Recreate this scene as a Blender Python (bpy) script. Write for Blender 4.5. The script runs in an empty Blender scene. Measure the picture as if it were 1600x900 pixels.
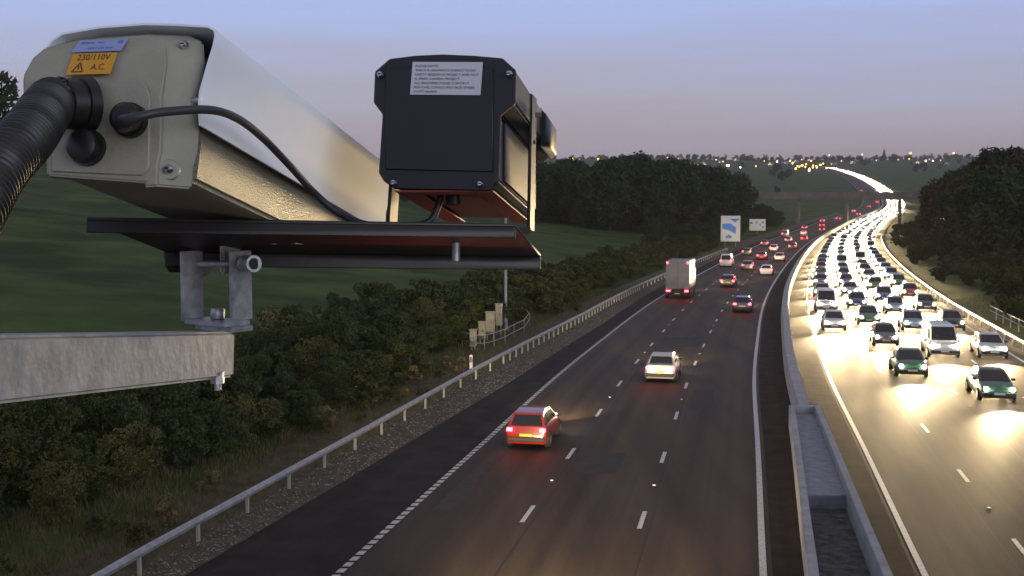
import bpy, bmesh, math, random
import numpy as np
from mathutils import Vector, Matrix
random.seed(7)
sc = bpy.context.scene
col = sc.collection
# ------------------------------------------------------------------ camera
FPX = 1780.0; H = 9.8; HOR = 320.0
PITCH = math.atan((450 - HOR) / FPX)
cam_d = bpy.data.cameras.new("Camera"); cam = bpy.data.objects.new("Camera", cam_d); col.objects.link(cam)
cam.location = (0, 0, H); cam.rotation_euler = (math.radians(90) - PITCH, 0, 0)
cam_d.sensor_width = 36; cam_d.lens = 36 * FPX / 1600; cam_d.clip_start = 0.05; cam_d.clip_end = 20000
sc.camera = cam
# ------------------------------------------------------------------ world, sun, exposure
w = bpy.data.worlds.new("World"); sc.world = w; w.use_nodes = True
nt = w.node_tree; N = nt.nodes; Lk = nt.links
bg = N["Background"]
sky = N.new("ShaderNodeTexSky"); sky.sky_type = 'NISHITA'; sky.sun_disc = False
SUN_EL, SUN_ROT = math.radians(4.0), math.radians(138)
sky.sun_elevation = SUN_EL; sky.sun_rotation = SUN_ROT
sky.air_density = 1.0; sky.dust_density = 1.0; sky.ozone_density = 2.0
tc = N.new("ShaderNodeTexCoord"); sep = N.new("ShaderNodeSeparateXYZ"); Lk.new(tc.outputs["Generated"], sep.inputs[0])
mp = N.new("ShaderNodeMapping"); mp.inputs["Scale"].default_value = (1.6, 1.6, 22.0); Lk.new(tc.outputs["Generated"], mp.inputs[0])
nz = N.new("ShaderNodeTexNoise"); nz.inputs["Scale"].default_value = 1.6; nz.inputs["Detail"].default_value = 7; Lk.new(mp.outputs[0], nz.inputs[0])
ad = N.new("ShaderNodeMath"); ad.operation = 'MULTIPLY_ADD'; ad.inputs[1].default_value = 0.12; Lk.new(nz.outputs[0], ad.inputs[0])
Lk.new(sep.outputs[2], ad.inputs[2])
rp = N.new("ShaderNodeValToRGB"); cr = rp.color_ramp
SKYR = [(0.05, (0.41, 0.29, 0.33)), (0.095, (0.42, 0.33, 0.40)), (0.145, (0.44, 0.41, 0.53)), (0.18, (0.43, 0.45, 0.68)), (0.22, (0.43, 0.51, 0.86)), (0.32, (0.40, 0.46, 0.76)), (0.55, (0.30, 0.29, 0.34)), (1.0, (0.28, 0.26, 0.28))]
cr.elements[0].position = SKYR[0][0]; cr.elements[0].color = (*SKYR[0][1], 1)
cr.elements[1].position = SKYR[-1][0]; cr.elements[1].color = (*SKYR[-1][1], 1)
for p_, c_ in SKYR[1:-1]:
    e = cr.elements.new(p_); e.color = (*c_, 1)
Lk.new(ad.outputs[0], rp.inputs[0])
gain = N.new("ShaderNodeVectorMath"); gain.operation = 'SCALE'; gain.inputs["Scale"].default_value = 13.2
Lk.new(rp.outputs[0], gain.inputs[0])
mx = N.new("ShaderNodeMix"); mx.data_type = 'RGBA'; mx.inputs[0].default_value = 0.72
Lk.new(sky.outputs[0], mx.inputs[6]); Lk.new(gain.outputs[0], mx.inputs[7])
Lk.new(mx.outputs[2], bg.inputs[0]); bg.inputs[1].default_value = 0.10
sun_d = bpy.data.lights.new("sun", 'SUN'); sun = bpy.data.objects.new("sun", sun_d); col.objects.link(sun)
sun_d.energy = 0.95; sun_d.angle = math.radians(40); sun_d.color = (0.78, 0.88, 1.0)
sun.rotation_euler = Vector((-math.sin(SUN_ROT) * math.cos(SUN_EL), -math.cos(SUN_ROT) * math.cos(SUN_EL), -math.sin(SUN_EL) - .08)).to_track_quat('-Z', 'Y').to_euler(); sun.location = (0, -20, 40)
sc.view_settings.view_transform = 'Standard'; sc.view_settings.look = 'None'; sc.view_settings.gamma = 1
sc.view_settings.exposure = 0.0
sc.cycles.use_denoising = True; sc.cycles.max_bounces = 5; sc.cycles.sample_clamp_indirect = 4.0
sc.cycles.caustics_reflective = False; sc.cycles.caustics_refractive = False

# ------------------------------------------------------------------ helpers
def tag(o, label=None, cat=None, group=None, kind=None):
    if label: o['label'] = label
    if cat: o['category'] = cat
    if group: o['group'] = group
    if kind: o['kind'] = kind
    return o
def empty(name, loc, label=None, cat=None, group=None):
    o = bpy.data.objects.new(name, None); col.objects.link(o); o.location = loc; o.empty_display_size = .3
    return tag(o, label, cat, group)
def mat(name, c, rough=0.6, metal=0.0, var=0.0, vscale=5.0, c2=None, bump=0.0, bscale=40.0, emit=None, estr=0.0, spec=None, stretch=(1, 1, 1), coords="Object", detail=6):
    m = bpy.data.materials.new(name); m.use_nodes = True
    t = m.node_tree; b = t.nodes["Principled BSDF"]
    b.inputs["Base Color"].default_value = (*c, 1); b.inputs["Roughness"].default_value = rough; b.inputs["Metallic"].default_value = metal
    if spec is not None: b.inputs["Specular IOR Level"].default_value = spec
    if c2 is not None or bump:
        tcn = t.nodes.new("ShaderNodeTexCoord"); mpn = t.nodes.new("ShaderNodeMapping"); mpn.inputs["Scale"].default_value = stretch
        t.links.new(tcn.outputs[coords], mpn.inputs[0])
    if c2 is not None:
        n = t.nodes.new("ShaderNodeTexNoise"); n.inputs["Scale"].default_value = vscale; n.inputs["Detail"].default_value = detail; n.inputs["Roughness"].default_value = .6
        t.links.new(mpn.outputs[0], n.inputs[0])
        r = t.nodes.new("ShaderNodeValToRGB"); r.color_ramp.elements[0].position = .36; r.color_ramp.elements[1].position = .66
        r.color_ramp.elements[0].color = (*c, 1); r.color_ramp.elements[1].color = (*c2, 1)
        t.links.new(n.outputs[0], r.inputs[0]); t.links.new(r.outputs[0], b.inputs["Base Color"])
    if bump:
        n2 = t.nodes.new("ShaderNodeTexNoise"); n2.inputs["Scale"].default_value = bscale; n2.inputs["Detail"].default_value = 4
        t.links.new(mpn.outputs[0], n2.inputs[0])
        bp = t.nodes.new("ShaderNodeBump"); bp.inputs["Strength"].default_value = bump; bp.inputs["Distance"].default_value = .02
        t.links.new(n2.outputs[0], bp.inputs["Height"]); t.links.new(bp.outputs[0], b.inputs["Normal"])
    if emit:
        b.inputs["Emission Color"].default_value = (*emit, 1); b.inputs["Emission Strength"].default_value = estr
    return m
def link_mesh(name, verts, faces, m, parent=None, smooth=False, mats=None, midx=None):
    me = bpy.data.meshes.new(name); me.from_pydata([tuple(v) for v in verts], [], faces); me.update()
    if mats:
        for q in mats: me.materials.append(q)
        me.polygons.foreach_set("material_index", midx)
    else: me.materials.append(m)
    if smooth: me.polygons.foreach_set("use_smooth", [True] * len(me.polygons))
    o = bpy.data.objects.new(name, me); col.objects.link(o)
    if parent is not None: o.parent = parent
    return o
class MB:
    def __init__(s): s.v = []; s.f = []
    def add(s, vs, fs):
        b = len(s.v); s.v += [tuple(v) for v in vs]; s.f += [tuple(i + b for i in f) for f in fs]; return s
    def box(s, x0, x1, y0, y1, z0, z1, M=None):
        vs = [Vector((x, y, z)) for z in (z0, z1) for x, y in ((x0, y0), (x1, y0), (x1, y1), (x0, y1))]
        if M is not None: vs = [M @ v for v in vs]
        return s.add(vs, [(3, 2, 1, 0), (4, 5, 6, 7), (0, 1, 5, 4), (1, 2, 6, 5), (2, 3, 7, 6), (3, 0, 4, 7)])
    def tube(s, pts, rad, seg=12, cap=True):
        pts = [Vector(p) for p in pts]; n = len(pts)
        rads = rad if isinstance(rad, (list, tuple)) else [rad] * n
        t0 = (pts[1] - pts[0]).normalized(); up = Vector((0, 0, 1)) if abs(t0.z) < .9 else Vector((1, 0, 0))
        a = t0.cross(up).normalized(); vs = []
        for i, p in enumerate(pts):
            t = (pts[min(i + 1, n - 1)] - pts[max(i - 1, 0)]).normalized()
            a = (a - t * a.dot(t)).normalized(); b = t.cross(a)
            for k in range(seg):
                an = 2 * math.pi * k / seg; vs.append(p + (a * math.cos(an) + b * math.sin(an)) * rads[i])
        fs = [(i * seg + k, i * seg + (k + 1) % seg, (i + 1) * seg + (k + 1) % seg, (i + 1) * seg + k) for i in range(n - 1) for k in range(seg)]
        if cap: fs += [tuple(reversed(range(seg))), tuple((n - 1) * seg + k for k in range(seg))]
        return s.add(vs, fs)
    def prism(s, loop, vec):
        n = len(loop); vs = [Vector(p) for p in loop] + [Vector(p) + vec for p in loop]
        return s.add(vs, [tuple(range(n)), tuple(reversed(range(n, 2 * n)))] + [((i + 1) % n, i, n + i, n + (i + 1) % n) for i in range(n)])
    def build(s, name, m, parent=None, smooth=False, bevel=0.0, seg=2):
        me = bpy.data.meshes.new(name); me.from_pydata(s.v, [], s.f)
        bm = bmesh.new(); bm.from_mesh(me); bmesh.ops.recalc_face_normals(bm, faces=bm.faces)
        if bevel:
            ed = [e for e in bm.edges if len(e.link_faces) == 2 and e.calc_face_angle(0) > .4]
            bmesh.ops.bevel(bm, geom=ed, offset=bevel, segments=seg, affect='EDGES', clamp_overlap=True)
        bm.to_mesh(me); bm.free(); me.materials.append(m)
        if smooth or bevel:
            me.polygons.foreach_set("use_smooth", [True] * len(me.polygons))
            me.set_sharp_from_angle(angle=math.radians(38))
        o = bpy.data.objects.new(name, me); col.objects.link(o)
        if parent is not None: o.parent = parent
        return o
def copy_tree(o, parent=None):
    c = o.copy(); col.objects.link(c)
    if parent is not None: c.parent = parent
    for ch in list(o.children):
        copy_tree(ch, c)
    return c
def anchor(root, objs):                 # parts built in world coordinates hang from an empty at the thing's base
    for o in objs:
        o.parent = root; o.matrix_parent_inverse = Matrix.Translation(root.location).inverted()

# ------------------------------------------------------------------ road alignment
def zr(Y):
    if Y < 200: return 0.0
    if Y < 1000: return 3.5e-5 * (Y - 200) ** 2
    if Y < 2650: return 22.4 + .055 * (Y - 1000)
    return 22.4 + .055 * 1650 - .02 * (Y - 2650)
RP = [(-120, -21), (-60, -10.2), (0, 0.9), (30, 6.75), (46, 10.05), (62, 13.3), (83, 18.0), (102.4, 22.5), (145.4, 33.6), (218, 54), (310, 82), (403, 113.5), (520, 156), (600, 188), (790, 254), (1000, 314), (1500, 436), (2000, 532), (2700, 640), (6500, 900)]
xs_ = np.array([p[0] for p in RP], float); ys_ = np.array([p[1] for p in RP], float)
def spline_m(x, y):
    n = len(x); h = np.diff(x); A = np.zeros((n, n)); b = np.zeros(n); A[0, 0] = A[-1, -1] = 1
    for i in range(1, n - 1):
        A[i, i - 1] = h[i - 1]; A[i, i] = 2 * (h[i - 1] + h[i]); A[i, i + 1] = h[i]
        b[i] = 6 * ((y[i + 1] - y[i]) / h[i] - (y[i] - y[i - 1]) / h[i - 1])
    return np.linalg.solve(A, b)
mm = spline_m(xs_, ys_)
def spl(Y):
    i = int(min(max(np.searchsorted(xs_, Y) - 1, 0), len(xs_) - 2)); h = xs_[i + 1] - xs_[i]; a = (xs_[i + 1] - Y) / h; b = (Y - xs_[i]) / h
    return a * ys_[i] + b * ys_[i + 1] + ((a ** 3 - a) * mm[i] + (b ** 3 - b) * mm[i + 1]) * h * h / 6
ROWS = list(np.arange(-60, 320, 2.0)) + list(np.arange(320, 700, 5.0)) + list(np.arange(700, 2001, 20.0))
ROWS = [float(r) for r in ROWS]
RX = np.array([spl(r) for r in ROWS]); RZ = np.array([zr(r) for r in ROWS]); RY = np.array(ROWS)
def X0(Y): return float(np.interp(Y, RY, RX)) if Y < 2000 else spl(Y)
def Z0(Y): return float(np.interp(Y, RY, RZ)) if Y < 2000 else zr(Y)
def road_pt(Y, D, z=0.0): return Vector((X0(Y) + D, Y, Z0(Y) + z))
def heading(Y): return math.atan((X0(Y + 3) - X0(Y - 3)) / 6)
def prof(tab, Y): return float(np.interp(Y, [t[0] for t in tab], [t[1] for t in tab]))
TARM = [(-60, -16), (0, -16), (30, -15.3), (41, -14.7), (62, -13.5), (97, -12.9), (150, -13.4), (2100, -14)]
GUARD = [(-60, -16.6), (30, -16.5), (58, -15.8), (96, -14.9), (150, -15.0), (2100, -15.5)]
def ys_between(a, b): return sorted({a, b} | {r for r in ROWS if a < r < b})
def strip(mb, d0, d1, a, b, z):
    ys = ys_between(a, b); n = len(ys); vs = []
    for y in ys:
        e0 = d0(y) if callable(d0) else d0; e1 = d1(y) if callable(d1) else d1
        vs += [road_pt(y, e0, z), road_pt(y, e1, z)]
    mb.add(vs, [(2 * i, 2 * i + 1, 2 * i + 3, 2 * i + 2) for i in range(n - 1)])
def vnoise(x, y, s):
    return math.sin(x / s * 1.3 + 1.7 * math.sin(y / s)) * math.cos(y / s * 1.1 + .9 * math.sin(x / s * .7))
def sstep(a, b, x):
    t = min(max((x - a) / (b - a), 0), 1); return t * t * (3 - 2 * t)
def terr(Y, D):
    b = Z0(Y)
    if -16.9 < D < 18.6: return b - .12
    fade = 1 - sstep(380, 900, Y)
    if D <= -16.9:
        e = -D - 16.9
        h = .35 * sstep(.5, 5, e) - .12 + fade * .1 * max(0, min(e, 350) - 12) + .25 * vnoise(D, Y, 14) * sstep(4, 20, e)
    else:
        e = D - 18.6
        h = .5 * sstep(.5, 6, e) - .12 + fade * .085 * max(0, min(e, 300) - 6) + .25 * vnoise(D, Y, 14) * sstep(4, 20, e)
    h += (1 - fade) * 7 * vnoise(D, Y, 260) * sstep(40, 250, abs(D))
    return b + h
def ground(X, Y): return terr(Y, X - X0(Y))

# ------------------------------------------------------------------ materials
M = {}
M['grass'] = mat('field_grass', (.024, .046, .010), .95, spec=.1, c2=(.080, .118, .030), vscale=.09, bump=.6, bscale=3, detail=12)
t = M['grass'].node_tree
M['headlit_asphalt'] = mat('headlit_asphalt', (.044, .029, .018), .7, spec=.22, c2=(.074, .050, .029), vscale=.5, bump=.35, bscale=55, stretch=(1, .08, 1), detail=10)  # headlight glow painted in: lanes browner and lighter than shoulder and reserve
M['headlit_asphalt2'] = mat('worn_unlit_asphalt', (.020, .015, .014), .85, spec=.15, c2=(.034, .026, .023), vscale=.7, bump=.4, bscale=45, detail=10)
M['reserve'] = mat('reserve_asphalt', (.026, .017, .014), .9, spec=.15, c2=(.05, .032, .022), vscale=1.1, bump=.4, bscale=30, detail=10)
M['paint'] = mat('road_paint', (.7, .7, .66), .5, c2=(.42, .41, .38), vscale=9, detail=8)
M['rib'] = mat('rib_paint', (.62, .61, .57), .5, c2=(.4, .39, .36), vscale=7, detail=8)
M['stud'] = mat('stud_glass', (.8, .8, .75), .2)
M['concrete'] = mat('barrier_concrete', (.30, .30, .31), .85, c2=(.42, .42, .42), vscale=1.5, bump=.4, bscale=18)
M['galv'] = mat('galvanised', (.30, .31, .33), .5, metal=.75, c2=(.55, .56, .58), vscale=30, bump=.12, bscale=50, detail=8)
M['galv2'] = mat('galvanised_beam', (.21, .23, .27), .6, metal=.35, c2=(.33, .355, .41), vscale=26, bump=.08, bscale=60, stretch=(1, 1, 1), detail=10)
M['rail'] = mat('galvanised_rail', (.34, .34, .35), .55, metal=.5, c2=(.5, .5, .5), vscale=4)
M['post'] = mat('galvanised_post', (.45, .42, .36), .6, metal=.2)
M['verge'] = mat('verge_soil', (.05, .045, .025), .95, c2=(.12, .09, .05), vscale=1.3, bump=.6, bscale=14, detail=10)
M['gravel'] = mat('gravel', (.09, .08, .07), .9, c2=(.30, .27, .24), vscale=2.2)
M['bark'] = mat('bark', (.05, .04, .03), .95)
def leafmat(name, a, b, sc_=.5):
    m = mat(name, a, .75, c2=b, vscale=sc_, detail=3, spec=.2)
    return m
M['leafA'] = leafmat('bush_leaves', (.022, .038, .010), (.085, .10, .028), .9)
M['leafB'] = leafmat('olive_leaves', (.03, .045, .012), (.11, .11, .03), .9)
M['leafD'] = leafmat('yellowing_leaves', (.05, .06, .015), (.16, .15, .045), 1.2)
M['leafC'] = leafmat('wood_leaves', (.018, .032, .012), (.055, .075, .025), .4)
M['leafR'] = leafmat('bronze_leaves', (.035, .03, .014), (.09, .06, .03), .4)
M['dry'] = mat('dry_stems', (.22, .15, .06), .9, c2=(.10, .10, .03), vscale=2)
M['haygrass'] = mat('verge_grass', (.07, .065, .025), .9, c2=(.20, .16, .07), vscale=1.5)

# ------------------------------------------------------------------ ground, road
def lane_uv(o):
    me = o.data; uv = me.uv_layers.new(name='lane'); 
    for lp in me.loops:
        v = me.vertices[lp.vertex_index].co; uv.data[lp.index].uv = (v.x - X0(v.y), v.y)
def add_wear(m, amt=.55):
    t = m.node_tree; b = t.nodes["Principled BSDF"]; src = b.inputs["Base Color"].links[0].from_socket
    u = t.nodes.new("ShaderNodeUVMap"); u.uv_map = 'lane'; mpn = t.nodes.new("ShaderNodeMapping"); mpn.inputs["Scale"].default_value = (1.1, .012, 1); t.links.new(u.outputs[0], mpn.inputs[0])
    n = t.nodes.new("ShaderNodeTexNoise"); n.inputs["Scale"].default_value = 1.0; n.inputs["Detail"].default_value = 5; t.links.new(mpn.outputs[0], n.inputs[0])
    n3 = t.nodes.new("ShaderNodeTexNoise"); n3.inputs["Scale"].default_value = 22; n3.inputs["Detail"].default_value = 8
    tc3 = t.nodes.new("ShaderNodeTexCoord"); t.links.new(tc3.outputs["Object"], n3.inputs[0])
    r = t.nodes.new("ShaderNodeMapRange"); r.inputs[1].default_value = .3; r.inputs[2].default_value = .7; r.inputs[3].default_value = 1 - amt; r.inputs[4].default_value = 1 + amt; t.links.new(n.outputs[0], r.inputs[0])
    r3 = t.nodes.new("ShaderNodeMapRange"); r3.inputs[1].default_value = .3; r3.inputs[2].default_value = .7; r3.inputs[3].default_value = .75; r3.inputs[4].default_value = 1.3; t.links.new(n3.outputs[0], r3.inputs[0])
    mu = t.nodes.new("ShaderNodeMath"); mu.operation = 'MULTIPLY'; t.links.new(r.outputs[0], mu.inputs[0]); t.links.new(r3.outputs[0], mu.inputs[1])
    sc2 = t.nodes.new("ShaderNodeVectorMath"); sc2.operation = 'SCALE'; t.links.new(src, sc2.inputs[0]); t.links.new(mu.outputs[0], sc2.inputs["Scale"]); t.links.new(sc2.outputs[0], b.inputs["Base Color"])
for k_ in ('headlit_asphalt', 'headlit_asphalt2', 'reserve'): add_wear(M[k_], .4 if k_ == 'headlit_asphalt' else .25)
cols_l = [-2600, -1900, -1400, -1000, -760, -600, -480, -390, -320, -270, -230, -195, -165, -140, -120, -103, -89, -77, -67, -58, -50, -43, -37, -32, -28, -25, -22.5, -20.5, -19, -17.6, -16.9]
cols_r = [18.6, 19.4, 21, 23, 25.5, 29, 33, 38, 44, 51, 59, 68, 78, 90, 104, 120, 140, 165, 195, 230, 270, 320, 390, 480, 600, 760, 1000, 1400, 1900, 2600]
DC = cols_l + [-8, 0, 8] + cols_r
RT = list(ROWS) + [2050, 2120, 2200, 2300, 2400, 2500, 2600, 2650, 2750, 2900, 3200, 3800, 4800, 6400]
vs = []; fs = []
for y in RT:
    for d in DC: vs.append((X0(y) + d, y, terr(y, d)))
nc = len(DC)
for i in range(len(RT) - 1):
    for j in range(nc - 1): fs.append((i * nc + j, i * nc + j + 1, (i + 1) * nc + j + 1, (i + 1) * nc + j))
tag(link_mesh('ground', vs, fs, M['grass'], smooth=True), kind='structure')
mb = MB(); strip(mb, lambda y: prof(TARM, y), 0.25, -60, 2000, 0); o_ = mb.build('road_outbound', M['headlit_asphalt']); lane_uv(o_); tag(o_, kind='structure')
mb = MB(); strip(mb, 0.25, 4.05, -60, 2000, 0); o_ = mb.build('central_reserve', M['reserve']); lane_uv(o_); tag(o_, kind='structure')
mb = MB(); strip(mb, 4.05, 17.3, -60, 2000, 0); o_ = mb.build('road_inbound', M['headlit_asphalt']); lane_uv(o_); tag(o_, kind='structure')
mb = MB(); strip(mb, lambda y: prof(TARM, y), -11.3, -60, 2000, .004); o_ = mb.build('hard_shoulder', M['headlit_asphalt2']); lane_uv(o_); tag(o_, kind='structure')
mb = MB(); strip(mb, lambda y: prof(GUARD, y) - 3.2, lambda y: prof(TARM, y), -60, 600, .01)
for s_ in (17.3,): strip(mb, s_, 18.9, -60, 600, .01)
# make outer verge sit on the ground
tag(mb.build('verge', M['verge']), kind='structure')
# markings
mb = MB()
strip(mb, -.1, .1, -60, 2000, .009)
strip(mb, 4.2, 4.38, -60, 2000, .009)
strip(mb, 16.7, 16.9, -60, 2000, .009)
arc = [0]
for i in range(1, len(ROWS)): arc.append(arc[-1] + math.hypot(ROWS[i] - ROWS[i - 1], RX[i] - RX[i - 1]))
arc = np.array(arc)
def a2y(a): return float(np.interp(a, arc, RY))
def y2a(y): return float(np.interp(y, RY, arc))
seams = MB()
M['tar'] = mat('tar_seam', (.012, .011, .011), .6); M['patch'] = mat('asphalt_patch', (.022, .019, .017), .85, c2=(.04, .034, .028), vscale=3, bump=.4, bscale=40)
for d in (-3.42, -7.1, 6.9, 10.2, 13.4): strip(seams, d - .02, d + .02, -60, 420, .006)
tag(seams.build('road_seams', M['tar']), kind='structure')
pm_ = MB()
for d0, d1, a, b in ((-6.8, -5.2, 41, 44.5), (-3.2, -2.1, 54, 60), (-10.6, -9.9, 36, 47), (-6.9, -4.0, 78, 84)): strip(pm_, d0, d1, a, b, .005)
tag(pm_.build('road_patches', M['patch']), kind='structure')
studs = MB()
for d, yc in ((-3.7, 34.9), (-7.4, 35.6), (7.4, 31.9), (10.5, 33), (13.7, 35.4)):
    a0 = y2a(yc) - 9 * 10
    for k in range(230):
        a = a0 + 9 * k
        if a < 0 or a > arc[-1] - 10: continue
        strip(mb, d - .075, d + .075, a2y(a - 1), a2y(a + 1), .009)
        if k % 2 == 0 and a2y(a + 4.5) < 300:
            y = a2y(a + 4.5); p = road_pt(y, d); studs.box(p.x - .05, p.x + .05, y - .06, y + .06, p.z + .004, p.z + .022)
tag(mb.build('road_markings', M['paint']), kind='structure')
tag(studs.build('road_studs', M['stud']), kind='structure')
mb = MB(); y = 10.0
while y < 150:                           # ribbed edge line
    strip(mb, -11.42, -11.2, y, y + .36, .013); y += .52
strip(mb, -11.42, -11.2, 150, 2000, .013); tag(mb.build('ribbed_edge_line', M['rib']), kind='structure')
mb = MB(); strip(mb, -11.42, -11.2, 10, 150, .009); tag(mb.build('edge_line_base', M['reserve']), kind='structure')

# ------------------------------------------------------------------ concrete median barrier
def wall_strip(mb, d0, d1, a, b, h, taper=0.0, h0=-.05):
    ys = ys_between(a, b); n = len(ys); vs = []
    for y in ys:
        e0 = d0(y) if callable(d0) else d0; e1 = d1(y) if callable(d1) else d1
        vs += [road_pt(y, e0 - taper, h0), road_pt(y, e0, h), road_pt(y, e1, h), road_pt(y, e1 + taper, h0)]
    fs = []
    for i in range(n - 1):
        for k in range(4):
            if k == 3 and False: continue
            fs.append((4 * i + k, 4 * i + (k + 1) % 4, 4 * (i + 1) + (k + 1) % 4, 4 * (i + 1) + k))
    fs += [(0, 1, 2, 3), (4 * n - 1, 4 * n - 2, 4 * n - 3, 4 * n - 4)]
    mb.add(vs, fs)
root = empty('median_barrier', road_pt(52, 2.1), 'long pale concrete barrier curving away down the middle of the motorway', 'barrier')
mb = MB(); wall_strip(mb, 1.88, 2.38, 51, 700, .92, .12); anchor(root, [mb.build('barrier_wall', M['concrete'], bevel=0)])
mb = MB(); wall_strip(mb, 1.9, 2.36, 700, 2000, .92, .12); far_b = mb.build('barrier_wall', M['concrete']); anchor(root, [far_b])
root = empty('concrete_trough', road_pt(40, 1.9), 'open concrete trough with twin parallel walls where the median barrier widens towards the camera', 'barrier')
dl = lambda y: float(np.interp(y, [0, 27.3, 50], [.3, 1.05, 1.42])); dr = lambda y: float(np.interp(y, [0, 27.3, 50], [3.4, 3.05, 2.78]))
parts = []
mb = MB(); wall_strip(mb, dl, lambda y: dl(y) + .25, 6, 50, .95); parts.append(mb.build('left_wall', M['concrete'], bevel=.02))
mb = MB(); wall_strip(mb, lambda y: dr(y) - .25, dr, 6, 50, .95); parts.append(mb.build('right_wall', M['concrete'], bevel=.02))
mb = MB(); wall_strip(mb, lambda y: dl(y) + .252, lambda y: dr(y) - .252, 49.7, 50, .93); parts.append(mb.build('end_wall', M['concrete']))
M['troughlid'] = mat('trough_cover', (.22, .22, .27), .7, c2=(.32, .32, .37), vscale=3)
mb = MB(); wall_strip(mb, lambda y: dl(y) + .252, lambda y: dr(y) - .252, 35.5, 49.68, .62); parts.append(mb.build('cover_slab', M['troughlid']))
M['debris'] = mat('trough_fill', (.035, .035, .035), .95, c2=(.14, .14, .14), vscale=3, bump=1, bscale=12, detail=10)
mb = MB(); wall_strip(mb, lambda y: dl(y) + .252, lambda y: dr(y) - .252, 6, 35.48, .2); parts.append(mb.build('rubble_fill', M['debris']))
for o in parts: pass
anchor(root, parts)

# ------------------------------------------------------------------ crash barriers
def frame_at(Y, D, z=0):
    return Matrix.Translation(road_pt(Y, D, z)) @ Matrix.Rotation(-heading(Y), 4, 'Z')
def crash(name, label, dfun, a, b, h, group=None, dense=None, side=1, maxpost=100):
    r = empty(name, road_pt(a, dfun(a)), label, 'crash barrier', group)
    ys = ys_between(a, b); prof2 = [(-.06, -.1), (.06, -.1), (.09, 0), (.06, .1), (-.06, .1)]
    vs = []; n = len(prof2)
    for y in ys:
        for px_, pz in prof2: vs.append(road_pt(y, dfun(y) + px_ * side, h + pz))
    fs = [(n * i + k, n * i + (k + 1) % n, n * (i + 1) + (k + 1) % n, n * (i + 1) + k) for i in range(len(ys) - 1) for k in range(n)]
    m_ = MB().add(vs, fs + [tuple(range(n)), tuple(n * (len(ys) - 1) + k for k in range(n))]); ps = [m_.build('rail', M['rail'])]
    pm = MB().box(-.05, .05, -.045, .045, -.3, h - .1).build('post', M['post'], bevel=.008, seg=1); y = a; k = 0
    while y < b and k < maxpost:
        o = pm if k == 0 else pm.copy()
        if k: col.objects.link(o)
        o.matrix_world = frame_at(y, dfun(y)); o['_m'] = 1; ps.append(o); k += 1
        y += (1.6 if dense and dense[0] < y < dense[1] else 3.1)
    for o in ps:
        mw = o.matrix_world.copy() if o.get('_m') else Matrix()
        if o.get('_m'): del o['_m']
        o.parent = r; o.matrix_parent_inverse = Matrix.Translation(r.location).inverted(); o.matrix_basis = mw
    return r
crash('crash_barrier', 'galvanised crash barrier on short posts along the outbound hard shoulder and cabinets', lambda y: prof(GUARD, y), 14, 240, .62, dense=(68, 130))
crash('crash_barrier', 'crash barrier running along the outer edge of the oncoming carriageway below the dark trees', lambda y: 17.9 + .6 * sstep(120, 300, y), 20, 330, .62, side=-1)
# handrail fence outside it
r = empty('post_and_rail_fence', road_pt(60, 20.2), 'thin twin-rail fence outside the crash barrier at the right edge of the picture', 'fence')
mb = MB(); ysx = [y for y in ys_between(30, 100)]
for hh in (.6, 1.0): mb.tube([(X0(y) + 20.2, y, terr(y, 20.2) + hh) for y in ysx], .03, 6)
pp = [mb.build('rail', M['rail'])]
for y in np.arange(31, 100, 3.0):
    g = terr(y, 20.2); x = X0(y) + 20.2; pp.append(MB().box(x - .04, x + .04, y - .04, y + .04, g - .2, g + 1.05).build('post', M['post']))
anchor(r, pp)

# ------------------------------------------------------------------ vehicles
PAL = {'silver': (.45, .46, .48), 'black': (.012, .012, .014), 'dark blue': (.02, .04, .12), 'red': (.25, .015, .015), 'white': (.7, .7, .68), 'grey': (.14, .145, .15), 'green': (.02, .08, .045), 'pale blue': (.25, .35, .45)}
CM = {k: mat('car_paint_' + k.replace(' ', '_'), v, .3, metal=.3 if k in ('silver', 'grey', 'pale blue') else 0, spec=.6) for k, v in PAL.items()}
for m_ in CM.values():
    m_.node_tree.nodes["Principled BSDF"].inputs["Coat Weight"].default_value = .6
M['glass'] = mat('car_glass', (.012, .014, .018), .08, spec=.8)
M['tyre'] = mat('tyre', (.015, .015, .015), .9)
M['rim'] = mat('rim', (.4, .4, .42), .35, metal=.8)
M['trim'] = mat('black_trim', (.02, .02, .02), .6)
M['headlit'] = mat('headlamp_lens', (1, 1, 1), .2, emit=(1.0, .90, .68), estr=160)
M['headoff'] = mat('headlamp_lens_near', (1, 1, 1), .2, emit=(1.0, .9, .68), estr=160)
M['tail'] = mat('tail_lamp_lens', (.5, .02, .02), .3, emit=(1.0, .02, .035), estr=40)
M['plateW'] = mat('plate_white', (.75, .75, .72), .5); M['plateY'] = mat('plate_yellow', (.7, .5, .05), .5)
for k_ in ('headlit', 'headoff'): M[k_].cycles.emission_sampling = 'NONE'
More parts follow.
